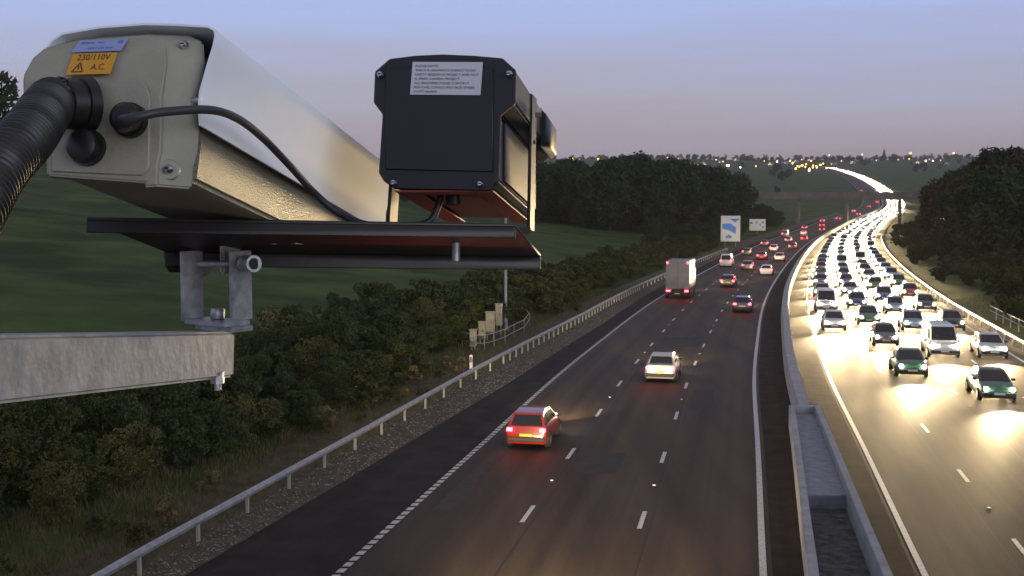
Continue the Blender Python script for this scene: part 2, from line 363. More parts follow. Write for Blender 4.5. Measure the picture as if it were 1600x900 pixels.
SHAPES = {  # side stations: y (front +), hood/boot height, half width ; cabin y-stations
    'hatchback': dict(L=4.0, st=[(-2.0, .62, .70), (-1.93, .92, .80), (-1.2, .98, .84), (0, .96, .85), (.9, .93, .85), (1.5, .82, .82), (1.88, .70, .74), (2.0, .55, .64)], cab=(-1.9, -1.45, .15, 1.05), roof=1.43),
    'saloon': dict(L=4.5, st=[(-2.25, .60, .70), (-2.18, .95, .80), (-1.5, 1.0, .86), (0, .95, .87), (1.0, .92, .87), (1.7, .82, .84), (2.12, .68, .76), (2.25, .54, .66)], cab=(-1.75, -1.1, .2, 1.15), roof=1.42),
    'estate': dict(L=4.6, st=[(-2.3, .60, .72), (-2.25, .95, .82), (-1.3, 1.0, .86), (0, .96, .87), (1.0, .93, .87), (1.7, .82, .84), (2.15, .68, .76), (2.3, .54, .66)], cab=(-2.22, -1.95, .2, 1.15), roof=1.48),
    'van': dict(L=4.9, st=[(-2.45, .7, .88), (-2.42, 1.1, .93), (-1.3, 1.15, .95), (0, 1.12, .95), (1.0, 1.1, .95), (1.7, 1.05, .92), (2.3, .85, .86), (2.45, .6, .76)], cab=(-2.42, -2.38, 1.05, 1.9), roof=2.0)}
def body_mesh(S):
    mb = MB(); st = S['st']; rings = []
    for y, zt, w_ in st:
        zb = .22 if abs(y) < S['L'] / 2 - .02 else .32
        half = [(0, zb), (w_ * .9, zb), (w_, zb + .12), (w_ * 1.01, (zb + zt) / 2 + .03), (w_ * .97, zt - .09), (w_ * .88, zt), (0, zt + .025)]
        ring = [(x, y, z) for x, z in half] + [(-x, y, z) for x, z in reversed(half[1:-1])]
        rings.append(ring)
    n = len(rings[0]); vs = [p for r_ in rings for p in r_]
    fs = [(i * n + k, i * n + (k + 1) % n, (i + 1) * n + (k + 1) % n, (i + 1) * n + k) for i in range(len(rings) - 1) for k in range(n)]
    fs += [tuple(range(n)), tuple((len(rings) - 1) * n + k for k in range(n))]
    mb.add(vs, fs)
    y0, y1, y2, y3 = S['cab']; zb = .88 if S['roof'] < 1.9 else 1.02; R_ = S['roof']; w0 = S['st'][3][2] * .9; w1 = w0 * .78 if R_ < 1.9 else w0 * .88
    ym = (y1 + y2) / 2
    B = [(-w0, y0, zb), (w0, y0, zb), (w0, y3, zb), (-w0, y3, zb), (-w1, y1, R_ - .03), (w1, y1, R_ - .03), (w1, y2, R_ - .02), (-w1, y2, R_ - .02), (-w1 * .9, ym, R_ + .03), (w1 * .9, ym, R_ + .03)]
    mb.add(B, [(0, 1, 5, 4), (3, 7, 6, 2), (1, 2, 6, 9, 5), (0, 4, 8, 7, 3), (4, 5, 9, 8), (8, 9, 6, 7)])
    return mb, B
def inset_quad(a, b, c, d, k0, k1, off):
    a, b, c, d = map(Vector, (a, b, c, d)); n = (b - a).cross(d - a).normalized() * off
    def P(u, v): return (a * (1 - u) + b * u) * (1 - v) + (d * (1 - u) + c * u) * v + n
    return [P(k0, k1), P(1 - k0, k1), P(1 - k0, 1 - k1), P(k0, 1 - k1)]
PROTO = {}
def arr(o):   # keep prototypes' data only
    return o.data
def car_parts(kind):
    if kind in PROTO: return PROTO[kind]
    S = SHAPES[kind]; P = {}
    tmp = []
    def keep(name, mb, m, **k):
        o = mb.build(name, m, **k); d = o.data; bpy.data.objects.remove(o); P[name] = d
    mb, B = body_mesh(S); keep('body', mb, CM['silver'], bevel=.035, seg=2)
    def quad(name, q, m=None):
        keep(name, MB().add(q, [(0, 1, 2, 3)]), m or M['glass'])
    quad('windscreen', inset_quad(B[2], B[3], B[7], B[6], .05, .08, .012))
    quad('rear_window', inset_quad(B[0], B[1], B[5], B[4], .07, .14, .012))
    # side glass: front/rear pair per side
    for nm, (a, b, c, d) in (('side_window_a', (B[1], B[2], B[6], B[5])), ('side_window_b', (B[3], B[0], B[4], B[7]))):
        a, b, c, d = map(Vector, (a, b, c, d)); n_ = (b - a).cross(d - a).normalized() * .012; m2 = MB()
        segs = ((.06, .49), (.53, .93)) if kind != 'van' else (((.68, .93),) if nm.endswith('a') else ((.07, .32),))
        for u0, u1 in segs:
            def PP(u, v): return (a * (1 - u) + b * u) * (1 - v) + (d * (1 - u) + c * u) * v + n_
            m2.add([PP(u0, .12), PP(u1, .12), PP(u1, .86), PP(u0, .86)], [(0, 1, 2, 3)])
        keep(nm, m2, M['glass'])
    L = S['L']; w_ = S['st'][3][2]
    whl = MB().tube([(-.1, 0, 0), (-.09, 0, 0), (.09, 0, 0), (.1, 0, 0)], [.28, .31, .31, .28], 18); keep('tyre', whl, M['tyre'])
    keep('rim', MB().tube([(-.104, 0, 0), (.104, 0, 0)], .19, 12), M['rim'])
    keep('wheel_arch', MB().tube([(-.1, 0, 0), (.07, 0, 0)], .37, 18), M['trim'])
    z_h = .68 if kind != 'van' else .85; z_t = .80 if kind != 'van' else .95
    keep('headlight', MB().tube([(0, -.1, 0), (0, .02, 0), (0, .05, .0)], [.10, .10, .07], 12), M['headlit'])
    keep('tail_light', MB().box(-.12, .12, -.035, .06, -.075, .075), M['tail'], bevel=.015, seg=1)
    keep('bumper', MB().box(-w_ * .9, w_ * .9, -.06, .06, -.1, .1), M['trim'], bevel=.03, seg=1)
    keep('plateF', MB().box(-.26, .26, -.01, .01, -.055, .055), M['plateW']); keep('plateR', MB().box(-.26, .26, -.01, .01, -.055, .055), M['plateY'])
    keep('mirror', MB().box(-.1, .1, -.05, .05, -.06, .06), M['trim'], bevel=.02, seg=1)
    P['_'] = (L, w_, z_h, z_t, S['st'][1][2], S['st'][-2][2]); PROTO[kind] = P
    return P
BODY = {}
def part(name, data, parent, loc=(0, 0, 0), m=None):
    o = bpy.data.objects.new(name, data); col.objects.link(o); o.parent = parent; o.location = loc
    return o
def beam_light(parent, loc, energy, size=math.radians(30), down=8.5, c=(1.0, .74, .40)):
    key = ('spot', energy)
    if key not in BODY:
        l = bpy.data.lights.new('headlight_beam', 'SPOT'); l.energy = energy; l.spot_size = size; l.spot_blend = 1.0; l.color = c; l.shadow_soft_size = .12; BODY[key] = l
    o = bpy.data.objects.new('headlight_beam', BODY[key]); col.objects.link(o); o.parent = parent; o.location = loc
    if energy != BEAM_IN: down = 5.0 if energy == BEAM_IN * .3 else 4.5
    o.rotation_euler = (math.radians(90 - down), 0, 0); o.scale = (2.3, 1, 1)
    return o
BEAM_IN, BEAM_OUT = 42000.0, 7000.0
def make_car(kind, colour, Y, D, flip, label, group, detail=2, beams=1, cat='car', power=1):
    P = car_parts(kind); L, w_, zh, zt, wr, wf = P['_']
    r = empty('car' if kind != 'van' else 'van', road_pt(Y, D, .012), label, cat, group)
    r.rotation_euler = (math.atan((Z0(Y + 3) - Z0(Y - 3)) / 6) * (-1 if flip else 1), 0, -heading(Y) + (math.pi if flip else 0))
    key = (kind, colour)
    if key not in BODY:
        d = P['body'].copy(); d.materials.clear(); d.materials.append(CM[colour]); BODY[key] = d
    part('body', BODY[key], r)
    part('windscreen', P['windscreen'], r)
    if detail >= 1:
        part('rear_window', P['rear_window'], r); part('side_window', P['side_window_a'], r); part('side_window', P['side_window_b'], r)
    if detail >= 1:
        wy = L * .305
        for sx in (-1, 1):
            for sy in (-1, 1):
                t_ = part('tyre', P['tyre'], r, (sx * (w_ - .06), sy * wy, .31)); t_.name = 'wheel'
                if detail >= 2: part('rim', P['rim'], t_)
                if detail >= 2: part('wheel_arch', P['wheel_arch'], r, (sx * (w_ - .08), sy * wy, .34))
    for sx in (-1, 1):
        if flip or detail >= 2: part('headlight', P['headlight'], r, (sx * (wf - .14), L / 2 - .06, zh))
        if (not flip) or detail >= 2: part('tail_light', P['tail_light'], r, (sx * (wr - .13), -L / 2 + .02, zt))
        if detail >= 2: part('door_mirror', P['mirror'], r, (sx * (w_ + .06), L * .16, .98))
    if detail >= 2:
        part('front_bumper', P['bumper'], r, (0, L / 2 - .03, .42)); part('rear_bumper', P['bumper'], r, (0, -L / 2 + .03, .42))
        part('number_plate', P['plateF'], r, (0, L / 2 + .035, .46)); part('number_plate', P['plateR'], r, (0, -L / 2 - .035, .6))
    if beams: beam_light(r, (0, L / 2 + .15, zh), (BEAM_IN * (.3 if Y < 90 else 1)) if flip else BEAM_OUT * power)
    return r
# outbound lanes (we see the backs)
LN = {1: -9.3, 2: -5.2, 3: -1.75}
LNAME = {1: 'lane beside the hard shoulder', 2: 'middle lane', 3: 'lane beside the central reserve'}
outb = [(47, 1, 'hatchback', 'red', 'nearest receding'), (64.5, 2, 'saloon', 'silver', 'nearest receding'), (105, 3, 'hatchback', 'dark blue', 'nearest receding'),
        (137, 2, 'estate', 'black', 'second receding'), (160, 3, 'saloon', 'white', 'second receding'), (172, 2, 'hatchback', 'grey', 'third receding'),
        (182, 1, 'van', 'white', 'next past the lorry'), (205, 2, 'saloon', 'red', 'fourth receding'), (200, 3, 'estate', 'silver', 'third receding'), (222, 1, 'hatchback', 'green', 'receding'),
        (240, 2, 'hatchback', 'silver', 'fifth receding'), (250, 3, 'saloon', 'black', 'fourth receding'), (268, 1, 'saloon', 'grey', 'receding'), (290, 2, 'estate', 'dark blue', 'sixth receding'), (300, 3, 'hatchback', 'red', 'fifth receding'),
        (330, 1, 'van', 'grey', 'receding'), (345, 2, 'saloon', 'white', 'seventh receding'), (375, 3, 'hatchback', 'black', 'sixth receding'), (395, 1, 'hatchback', 'pale blue', 'receding'), (420, 2, 'saloon', 'green', 'eighth receding')]
for Y, ln, kd, cl, how in outb:
    cat = 'van' if kd == 'van' else 'car'
    make_car(kd, cl, Y, LN[ln], False, ('%s %s, tail lamps lit, %s in the %s' % (cl, kd, how.replace(' in the', '').replace(' vehicle','').strip(), LNAME[ln])), 'vehicles driving away on the outbound carriageway', 2 if Y < 140 else 1, 1 if Y < 350 else 0, cat)
for k, (Y, ln) in enumerate([(470, 1), (500, 2), (560, 3), (610, 1), (680, 2), (760, 3), (860, 2), (980, 1)]):
    make_car('saloon', random.choice(list(PAL)), Y, LN[ln], False, 'tiny car with red tail lamps driving away past the far bridge', 'distant outbound cars', 0, 0)
for Y_, ln_, kd_, cl_ in ((19, 2, 'saloon', 'silver'), (8, 3, 'hatchback', 'grey')):  # unseen cars added so their strong beams warm the near lanes
    make_car(kd_, cl_, Y_, LN[ln_], False, '%s %s added unseen below the viewpoint to light the road' % (cl_, kd_), 'unseen vehicles added to light the near road', 1, 1, power=5)
# box lorry
lr = empty('box_lorry', road_pt(122, LN[1] + .1, .012), 'grey box lorry with high red marker lamps in the lane beside the hard shoulder', 'lorry')
lr.rotation_euler = (0, 0, -heading(122))
M['boxg'] = mat('lorry_box_paint', (.16, .16, .17), .5, c2=(.22, .22, .22), vscale=1.5)
MB().box(-1.22, 1.22, -4.0, 2.2, 1.05, 3.95).build('cargo_box', M['boxg'], lr, bevel=.04)
MB().box(-1.15, 1.15, 2.3, 4.1, .55, 2.9).build('cab', CM['dark blue'], lr, bevel=.12)
MB().box(-1.0, 1.0, 4.06, 4.13, 1.7, 2.6).build('windscreen', M['glass'], lr)
MB().box(-.45, .45, -3.9, 4.0, .6, 1.0).build('chassis', M['trim'], lr)
for sx in (-1, 1):
    for sy in (-2.9, -1.8, 2.9):
        MB().tube([(sx * 1.15 - .14, sy, .5), (sx * 1.15 + .14 * 0, sy, .5)], .5, 18).build('wheel', M['tyre'], lr)
    MB().box(sx * 1.05 - .08, sx * 1.05 + .08, -4.06, -3.98, 3.72, 3.86).build('marker_lamp', M['tail'], lr)
    MB().box(sx * .95 - .2, sx * .95 + .2, -4.05, -3.95, .78, .94).build('tail_light', M['tail'], lr)
MB().box(-1.1, 1.1, -4.06, -3.98, .5, .64).build('rear_bumper', M['trim'], lr)
MB().box(-.01, .01, -4.02, -3.99, 1.1, 3.9).build('door_seam', M['trim'], lr)
MB().box(-.26, .26, -4.075, -4.06, .52, .63).build('number_plate', M['plateY'], lr)
beam_light(lr, (0, 4.3, .8), BEAM_OUT)
# inbound stream (we see the fronts)
RL = [(5.9, 90, 'lane beside the median barrier'), (8.95, 66, 'second lane from the median'), (12.1, 58, 'third lane from the median'), (15.2, 74, 'outer lane beside the crash barrier')]
ORD = ['nearest', 'second', 'third', 'fourth', 'fifth', 'sixth', 'seventh', 'eighth', 'ninth', 'tenth', 'eleventh', 'twelfth', 'thirteenth', 'fourteenth', 'fifteenth', 'sixteenth', 'seventeenth', 'eighteenth', 'nineteenth', 'twentieth']
rr = random.Random(5)
for d, y0, nm in RL:
    y = y0; k = 0
    while y < 330:
        kd = rr.choice(['hatchback', 'saloon', 'saloon', 'estate', 'hatchback', 'van']) if k else 'saloon'; cl = rr.choice(list(PAL))
        if kd == 'van': cl = 'white'
        make_car(kd, cl, y, d, True, '%s %s with headlights on, %s oncoming in the %s' % (cl, kd, ORD[min(k, 19)], nm), 'oncoming vehicles with headlights on the inbound carriageway', 2 if y < 130 else 1, 1, 'van' if kd == 'van' else 'car')
        k += 1; y += rr.uniform(12, 17) if y < 180 else rr.uniform(15, 22)
    while y < 640:
        make_car(rr.choice(['hatchback', 'saloon']), rr.choice(list(PAL)), y, d, True, 'small oncoming car with blazing white headlights in the packed stream near the far bridge', 'oncoming cars near the far bridge', 0, 1 if rr.random() < .6 else 0)
        y += rr.uniform(20, 28)
    while y < 1880:
        make_car(rr.choice(['hatchback', 'saloon']), rr.choice(list(PAL)), y, d, True, 'tiny oncoming car with white headlights coming down the far hill beyond the bridge', 'oncoming cars on the far hill', 0, 1 if rr.random() < .2 else 0)
        y += rr.uniform(26, 40)

# ------------------------------------------------------------------ far bridge
BY = 455.0
bc = road_pt(BY, 2.1); ang = -heading(BY)
M['bridge'] = mat('bridge_concrete', (.16, .13, .12), .9, c2=(.24, .20, .18), vscale=.3, bump=.3, bscale=3)
br = empty('road_bridge', bc, 'dark concrete bridge carrying a road over the motorway at the foot of the far hill', 'bridge'); br.rotation_euler = (0, 0, ang)
MB().box(-62, 46, -4.5, 4.5, 9.6, 11.2).build('deck', M['bridge'], br, bevel=.08)
for s_ in (-1, 1): MB().box(-62, 46, s_ * 4.35 - .15, s_ * 4.35 + .15, 11.2, 12.5).build('parapet', M['bridge'], br)
for x in (-.6, -19.5, 19.5, ): MB().box(x - .6, x + .6, -4, 4, -1, 9.6).build('pier', M['bridge'], br, bevel=.1)
for s_, x0, x1 in ((-1, -62, -36), (1, 34, 46)):
    m_ = MB()
    if s_ < 0: m_.add([(-62, -5, -2), (-30, -5, -2), (-40, -5, 9.58), (-62, -5, 9.58), (-62, 5, -2), (-30, 5, -2), (-40, 5, 9.58), (-62, 5, 9.58)], [(0, 1, 2, 3), (7, 6, 5, 4), (1, 5, 6, 2), (3, 2, 6, 7), (0, 3, 7, 4), (0, 4, 5, 1)])
    else: m_.add([(46, -5, -2), (26, -5, -2), (33, -5, 9.58), (46, -5, 9.58), (46, 5, -2), (26, 5, -2), (33, 5, 9.58), (46, 5, 9.58)], [(3, 2, 1, 0), (4, 5, 6, 7), (2, 6, 5, 1), (7, 6, 2, 3), (4, 7, 3, 0), (1, 5, 4, 0)])
    m_.build('abutment', M['bridge'], br)
# approach embankments
M['bank'] = mat('bank_grass', (.03, .045, .015), .95, c2=(.06, .07, .03), vscale=.2)
for s_, xa, xb in ((-1, -62, -260), (1, 46, 240)):
    vs = []
    for k in range(9):
        x = xa + (xb - xa) * k / 8; top = 11.0 * (1 - (k / 8) ** 2 * .55); vs += [(x, -22, -4), (x, -6, top), (x, 6, top), (x, 22, -4)]
    fs = [(4 * i + k, 4 * i + k + 1, 4 * i + k + 5, 4 * i + k + 4) for i in range(8) for k in range(3)] + [(0, 1, 2, 3)]
    o = MB().add(vs, fs).build('bridge_embankment', M['bank']); o.location = bc; o.rotation_euler = (0, 0, ang); tag(o, kind='structure')

# ------------------------------------------------------------------ traffic signs
M['signw'] = mat('sign_white', (.85, .85, .82), .4); M['signb'] = mat('sign_blue', (.015, .28, .85), .4)
M['signw2'] = M['signw']
def poly(mb, pts, y, t=.01):
    mb.prism([Vector((a, y, b)) for a, b in pts], Vector((0, t, 0)))
def sign(Y, px_, label, W, Hh, zb, panels, postx):
    X = (px_ - 800) / FPX * Y; g = ground(X, Y)
    r = empty('direction_sign', (X, Y, g), label, 'road sign'); r.rotation_euler = (0, 0, -math.atan2(X, Y) * .6)
    zt = zb + Hh; board = MB().box(-W / 2, W / 2, -.03, .03, zb, zt).build('sign_board', M['signw'], r, bevel=.02)
    for p in panels:
        m_ = MB(); poly(m_, [((a - .5) * W, zb + b * Hh) for a, b in p], -.045, .01); o = m_.build('blue_panel', M['signb'], board)
    for x in postx: MB().tube([(x, .08, -.3), (x, .08, zt - .2)], .06, 8).build('post', M['rail'], r)
    return r
Ys = 262.0
Xs = (1141 - 800) / FPX * Ys; gz = ground(Xs, Ys)
zlo = H - (377 - HOR) / FPX * Ys - gz; zhi = H - (337 - HOR) / FPX * Ys - gz
sign(Ys, 1141, 'tall white direction sign with large slanting blue panels on the left verge', 4.4, zhi - zlo, max(zlo, .4), [[(.45, .88), (.92, .88), (.92, .8), (.85, .83), (.75, .74)], [(.08, .68), (.48, .7), (.78, .55), (.78, .28), (.45, .42), (.08, .5)], [(.25, .12), (.25, .2), (.42, .28), (.58, .2), (.55, .12)]], (-1.2, 1.2))
Yt = 345.0; Xt = (1182 - 800) / FPX * Yt; gz = ground(Xt, Yt)
zlo = H - (360 - HOR) / FPX * Yt - gz; zhi = H - (342 - HOR) / FPX * Yt - gz
sign(Yt, 1183, 'small wide white sign with blue marks on a post behind the tall blue-panelled sign', 4.8, zhi - zlo, max(zlo, .5), [[(.02, .58), (.2, .58), (.2, .76), (.02, .76)], [(.4, .62), (.5, .62), (.5, .78), (.4, .78)], [(.76, .62), (.9, .62), (.9, .78), (.76, .78)], [(.78, .2), (.9, .2), (.9, .38), (.78, .38)], [(.63, .4), (.7, .4), (.7, .58), (.63, .58)]], (0,))

# ------------------------------------------------------------------ roadside cabinets, pole, railings, marker post
M['cab'] = mat('cabinet_paint', (.30, .285, .21), .55, c2=(.40, .38, .29), vscale=2)
def gp(px_, Y): return (px_ - 800) / FPX * Y
def cabinet(px_, Y, wd, ht, zb, label):
    X = gp(px_, Y); g = ground(X, Y)
    r = empty('equipment_cabinet', (X, Y, g), label, 'cabinet', 'roadside equipment cabinets'); r.rotation_euler = (0, 0, -.25)
    MB().box(-wd / 2, wd / 2, -.25, .25, zb, zb + ht).build('housing', M['cab'], r, bevel=.02)
    MB().box(-wd / 2 + .04, wd / 2 - .04, -.275, -.252, zb + .08, zb + ht - .08).build('door', M['cab'], r, bevel=.006, seg=1)
    MB().box(wd / 2 - .12, wd / 2 - .08, -.3, -.276, zb + ht * .45, zb + ht * .6).build('handle', M['trim'], r)
    MB().box(-wd / 2 - .04, wd / 2 + .04, -.3, .3, zb + ht + .002, zb + ht + .05).build('lid', M['cab'], r)
    [MB().box(q_ - .025, q_ + .025, -.03, .03, -.3, zb - .002).build('leg', M['rail'], r) for q_ in (-wd / 2 + .06, wd / 2 - .06)]
cabinet(739, 76, .38, 1.1, .35, 'small beige cabinet, leftmost and lowest of the row behind the crash barrier')
cabinet(753, 79, .40, 1.15, .5, 'beige cabinet standing second from the left in the roadside row')
cabinet(766, 81.5, .58, 1.5, .6, 'wide beige cabinet, third from the left in the roadside row')
cabinet(779.5, 84.5, .42, 1.55, .85, 'tall pale cabinet at the right of the row next to the grey mast')
M['slab'] = mat('slab_concrete', (.2, .2, .22), .9, c2=(.3, .3, .32), vscale=2)
Xp = gp(790, 88); g = ground(Xp, 88)
r = empty('camera_mast', (Xp, 88, g), 'tall grey lattice-free steel mast rising behind the roadside cabinets', 'mast'); tag(r, 'tall plain grey steel mast rising beside the beige roadside cabinets')
MB().tube([(0, 0, -.3), (0, 0, 1.2), (0, 0, 1.22), (0, 0, 12.5)], [.16, .16, .12, .09], 12).build('pole', M['galv2'], r, smooth=True)
MB().box(-.3, .3, -.3, .3, .0, .12).build('base_plate', M['slab'], r); MB().box(-.25, .25, -.35, .1, 12.5, 12.8).build('camera_head', M['trim'], r, bevel=.03)
def railing(pts, label):
    P3 = [Vector((gp(a, b), b, ground(gp(a, b), b))) for a, b in pts]
    r = empty('guard_railing', P3[0], label, 'railing'); m_ = MB()
    for hh in (.55, 1.1): m_.tube([p + Vector((0, 0, hh)) for p in P3], .025, 6)
    out = [m_.build('rail', M['rail'])]
    for p in P3: out.append(MB().tube([p + Vector((0, 0, -.2)), p + Vector((0, 0, 1.12))], .025, 6).build('upright', M['rail']))
    anchor(r, out)
railing([(722, 77), (738, 76), (757, 76.5), (772, 78), (789, 80.5), (803, 83.5), (819, 87), (827, 92), (812, 97), (800, 99)], 'thin metal railing around the beige cabinets and the mast behind the crash barrier')
Xp = gp(735.5, 67); g = ground(Xp, 67)
r = empty('marker_post', (Xp, 67, g), 'short white marker post standing behind the crash barrier just before the cabinets', 'marker post')
MB().box(-.09, .09, -.05, .05, -.2, 1.05).build('post_body', M['signw'], r, bevel=.02); MB().box(-.06, .06, -.056, -.051, .82, .95).build('reflector', mat('reflector', (.5, .02, .02), .3), r)

# ------------------------------------------------------------------ vegetation
def leaf_cloud(rg, blobs, n, size, droop=0.0):
    vs = np.zeros((n * 4, 3)); k = 0
    wts = np.array([b[3] ** 2 for b in blobs]); wts = wts / wts.sum()
    ch = rg.choice(len(blobs), n, p=wts)
    dirs = rg.normal(size=(n, 3)); dirs /= np.linalg.norm(dirs, axis=1)[:, None]
    rad = rg.uniform(0.55, 1.06, n) ** .6
    B = np.array([b[:3] for b in blobs])[ch]; R = np.array([b[3] for b in blobs])[ch]
    c = B + dirs * (R * rad)[:, None] * np.array([1, 1, .85]); c[:, 2] = np.maximum(c[:, 2], .05)
    a = rg.normal(size=(n, 3)); a /= np.linalg.norm(a, axis=1)[:, None]
    b = rg.normal(size=(n, 3)); b -= a * (a * b).sum(1)[:, None]; b /= np.linalg.norm(b, axis=1)[:, None]
    s = size * rg.uniform(.5, 1.3, n)[:, None]
    q = np.stack([c - a * s, c - b * s * .45, c + a * s, c + b * s * .45], 1).reshape(-1, 3)
    return q
def cloud_mesh(name, q, m):
    n = len(q) // 4; me = bpy.data.meshes.new(name); me.vertices.add(len(q)); me.vertices.foreach_set('co', q.ravel())
    me.loops.add(n * 4); me.loops.foreach_set('vertex_index', np.arange(n * 4)); me.polygons.add(n)
    me.polygons.foreach_set('loop_start', np.arange(n) * 4); me.update(calc_edges=True); me.materials.append(m); me.validate()
    return me
def twig_mesh(rg, h, r0, blobs, spread=1.0, limbs=7):
    mb = MB(); mb.tube([(0, 0, -.4), (.05 * h * rg.uniform(-1, 1), .05 * h * rg.uniform(-1, 1), h * .4), (0, 0, h * .85)], [r0, r0 * .7, r0 * .15], 7)
    for k in range(limbs):
        b = blobs[int(rg.integers(len(blobs)))]; z = h * rg.uniform(.15, .5)
        mb.tube([(0, 0, z), (b[0] * .5, b[1] * .5, (z + b[2]) / 2 + .1), (b[0] * .95, b[1] * .95, b[2])], [r0 * .5, r0 * .3, r0 * .1], 5)
    return mb
def plant_proto(seed, h, wr, nb, n, size, lm, tr, zlow=.25, nm=('crown', 'trunk')):
    rg = np.random.default_rng(seed); blobs = []
    for k in range(nb):
        a = rg.uniform(0, 6.28); z = rg.uniform(zlow, .92); rad = wr * math.sin(math.pi * min(max((z - zlow * .5) / (1.08 - zlow * .5), .08), .95)) * rg.uniform(.25, .95)
        blobs.append((rad * math.cos(a), rad * math.sin(a), z * h, h * rg.uniform(.07, .17)))
    d1 = cloud_mesh(nm[0], leaf_cloud(rg, blobs, n, size), lm)
    o = twig_mesh(rg, h, tr, blobs).build(nm[1], M['bark'], smooth=True); d2 = o.data; bpy.data.objects.remove(o)
    return (nm, d1, d2)
def put(proto, name, X, Y, s, label, cat, group, zoff=0.0):
    g = ground(X, Y); r = empty(name, (X, Y, g + zoff), label, cat, group); r.rotation_euler = (0, 0, random.uniform(0, 6.28)); r.scale = (s * random.uniform(.78, 1.28), s * random.uniform(.78, 1.28), s * random.uniform(.9, 1.1))
    for nm_, d in zip(proto[0], proto[1:]):
        o = bpy.data.objects.new(nm_, d); col.objects.link(o); o.parent = r
    return r
BN = ('foliage', 'stems')
bushes = [plant_proto(10 + i, 3.4, 1.9, 46, (11000, 7000, 12000, 5000, 10000, 8000, 6500)[i], (.085, .1, .07, .075, .095, .08, .12)[i], (M['leafA'], M['leafB'], M['leafA'], M['leafD'], M['leafA'], M['leafB'], M['leafA'])[i], .06, .1, BN) for i in range(7)]
midb = [plant_proto(30 + i, 3.6, 2.0, 34, 3000, .17, M['leafA'] if i % 2 else M['leafB'], .06, .1, BN) for i in range(4)]
weeds = [plant_proto(50 + i, 1.1, .6, 14, 1500, .06, M['leafB'] if i else M['dry'], .015, .1, BN) for i in range(2)]
wood = [plant_proto(60 + i, 13, 4.8, 60, 8000, .42, M['leafC'], .28, .16) for i in range(4)]
woodR = [plant_proto(70 + i, 13, 5.0, 60, 8000, .42, M['leafR'] if i else M['leafC'], .28, .16) for i in range(3)]
farT = [plant_proto(80 + i, 12, 6.6, 30, 1100, 1.0, M['leafC'], .3, .03) for i in range(4)]
conif = None
rv = random.Random(11)
# roadside thicket: front rows along the verge, deeper rows behind
for row, (dd, step) in enumerate(((4.4, 2.3), (6.6, 2.6), (9.0, 2.9), (11.6, 3.2))):
    y = 17.0 + row * 1.1
    while y < 262:
        d = prof(GUARD, y) - dd - rv.uniform(-.7, .7) - (1.2 if 66 < y < 100 else 0) - 1.2 * sstep(60, 20, y) ; x = X0(y) + d
        near = y < 85
        s = rv.uniform(.62, .92) * (1.0 + .08 * row) * (.82 if row == 0 else 1) * (1 - .18 * sstep(90, 200, y))
        put(rv.choice(bushes if near else midb), 'roadside_bush', x, y, s, 'dark green leafy bush in the thicket between the verge and the grass field', 'bush', 'bushes of the roadside thicket')
        y += step * rv.uniform(.75, 1.25) * (1 if near else 1.5 + (y - 85) / 160)
for k in range(40):
    y = rv.uniform(22, 110); d = prof(GUARD, y) - rv.uniform(1.4, 3.4)
    if 68 < y < 98: continue
    put(rv.choice(weeds), 'verge_weed', X0(y) + d, y, rv.uniform(.5, 1.05), 'low dry weed growing on the verge just behind the crash barrier', 'weed', 'weeds on the verge')
# left woods behind the field
wl = []
for k in range(125):
    Y = rv.uniform(300, 450); px_ = rv.uniform(815, 1150)
    X = gp(px_, Y)
    if X - X0(Y) > -30: continue
    if px_ > 1080 and Y < 330: continue
    wl.append((X, Y))
for X, Y in wl:
    px_ = X / Y * FPX + 800; z_t = H + (HOR - float(np.interp(px_, [820, 900, 960, 1020, 1060, 1100, 1145], [256, 260, 252, 243, 252, 262, 272])) - abs(rv.gauss(0, 12))) / FPX * Y - ground(X, Y)
    put(rv.choice(wood), 'deciduous_tree', X, Y, max(.5, min(z_t / 13, 1.5)), 'dark green tree in the wood behind the grass field left of the motorway', 'tree', 'trees of the left-hand wood')
for k in range(26):                       # small trees by the signs and verge end
    Y = rv.uniform(215, 420); d = -rv.uniform(20, 34)
    X = X0(Y) + d
    if abs(X / Y * FPX + 800 - 1141) < 26 and Y < 275: continue
    if abs(X / Y * FPX + 800 - 1182) < 20 and Y < 350: continue
    put(rv.choice(wood), 'deciduous_tree', X, Y, rv.uniform(.28, .48), 'small dark tree on the left verge near the direction signs', 'tree', 'small trees near the direction signs')
for k in range(24):
    Y = rv.uniform(385, 442); X = X0(Y) - rv.uniform(24, 85)
    put(rv.choice(wood), 'deciduous_tree', X, Y, rv.uniform(.3, .62), 'dark tree in front of the far bridge on the left bank', 'tree', 'trees in front of the bridge')
# left field hedge and far left trees
for k in range(60):
    Y = rv.uniform(330, 470); X = gp(rv.uniform(-120, 830), Y)
    put(rv.choice(wood), 'deciduous_tree', X, Y, rv.uniform(.5, .9), 'tree in the far hedge line closing the grass field', 'tree', 'trees of the field hedge')
put(wood[0], 'deciduous_tree', gp(-38, 165), 165, 1.5, 'tall tree against the sky at the left edge of the picture', 'tree', None)
put(wood[1], 'deciduous_tree', gp(-28, 180), 180, 1.0, 'lower dense tree below the tall one at the left edge of the picture', 'tree', None)
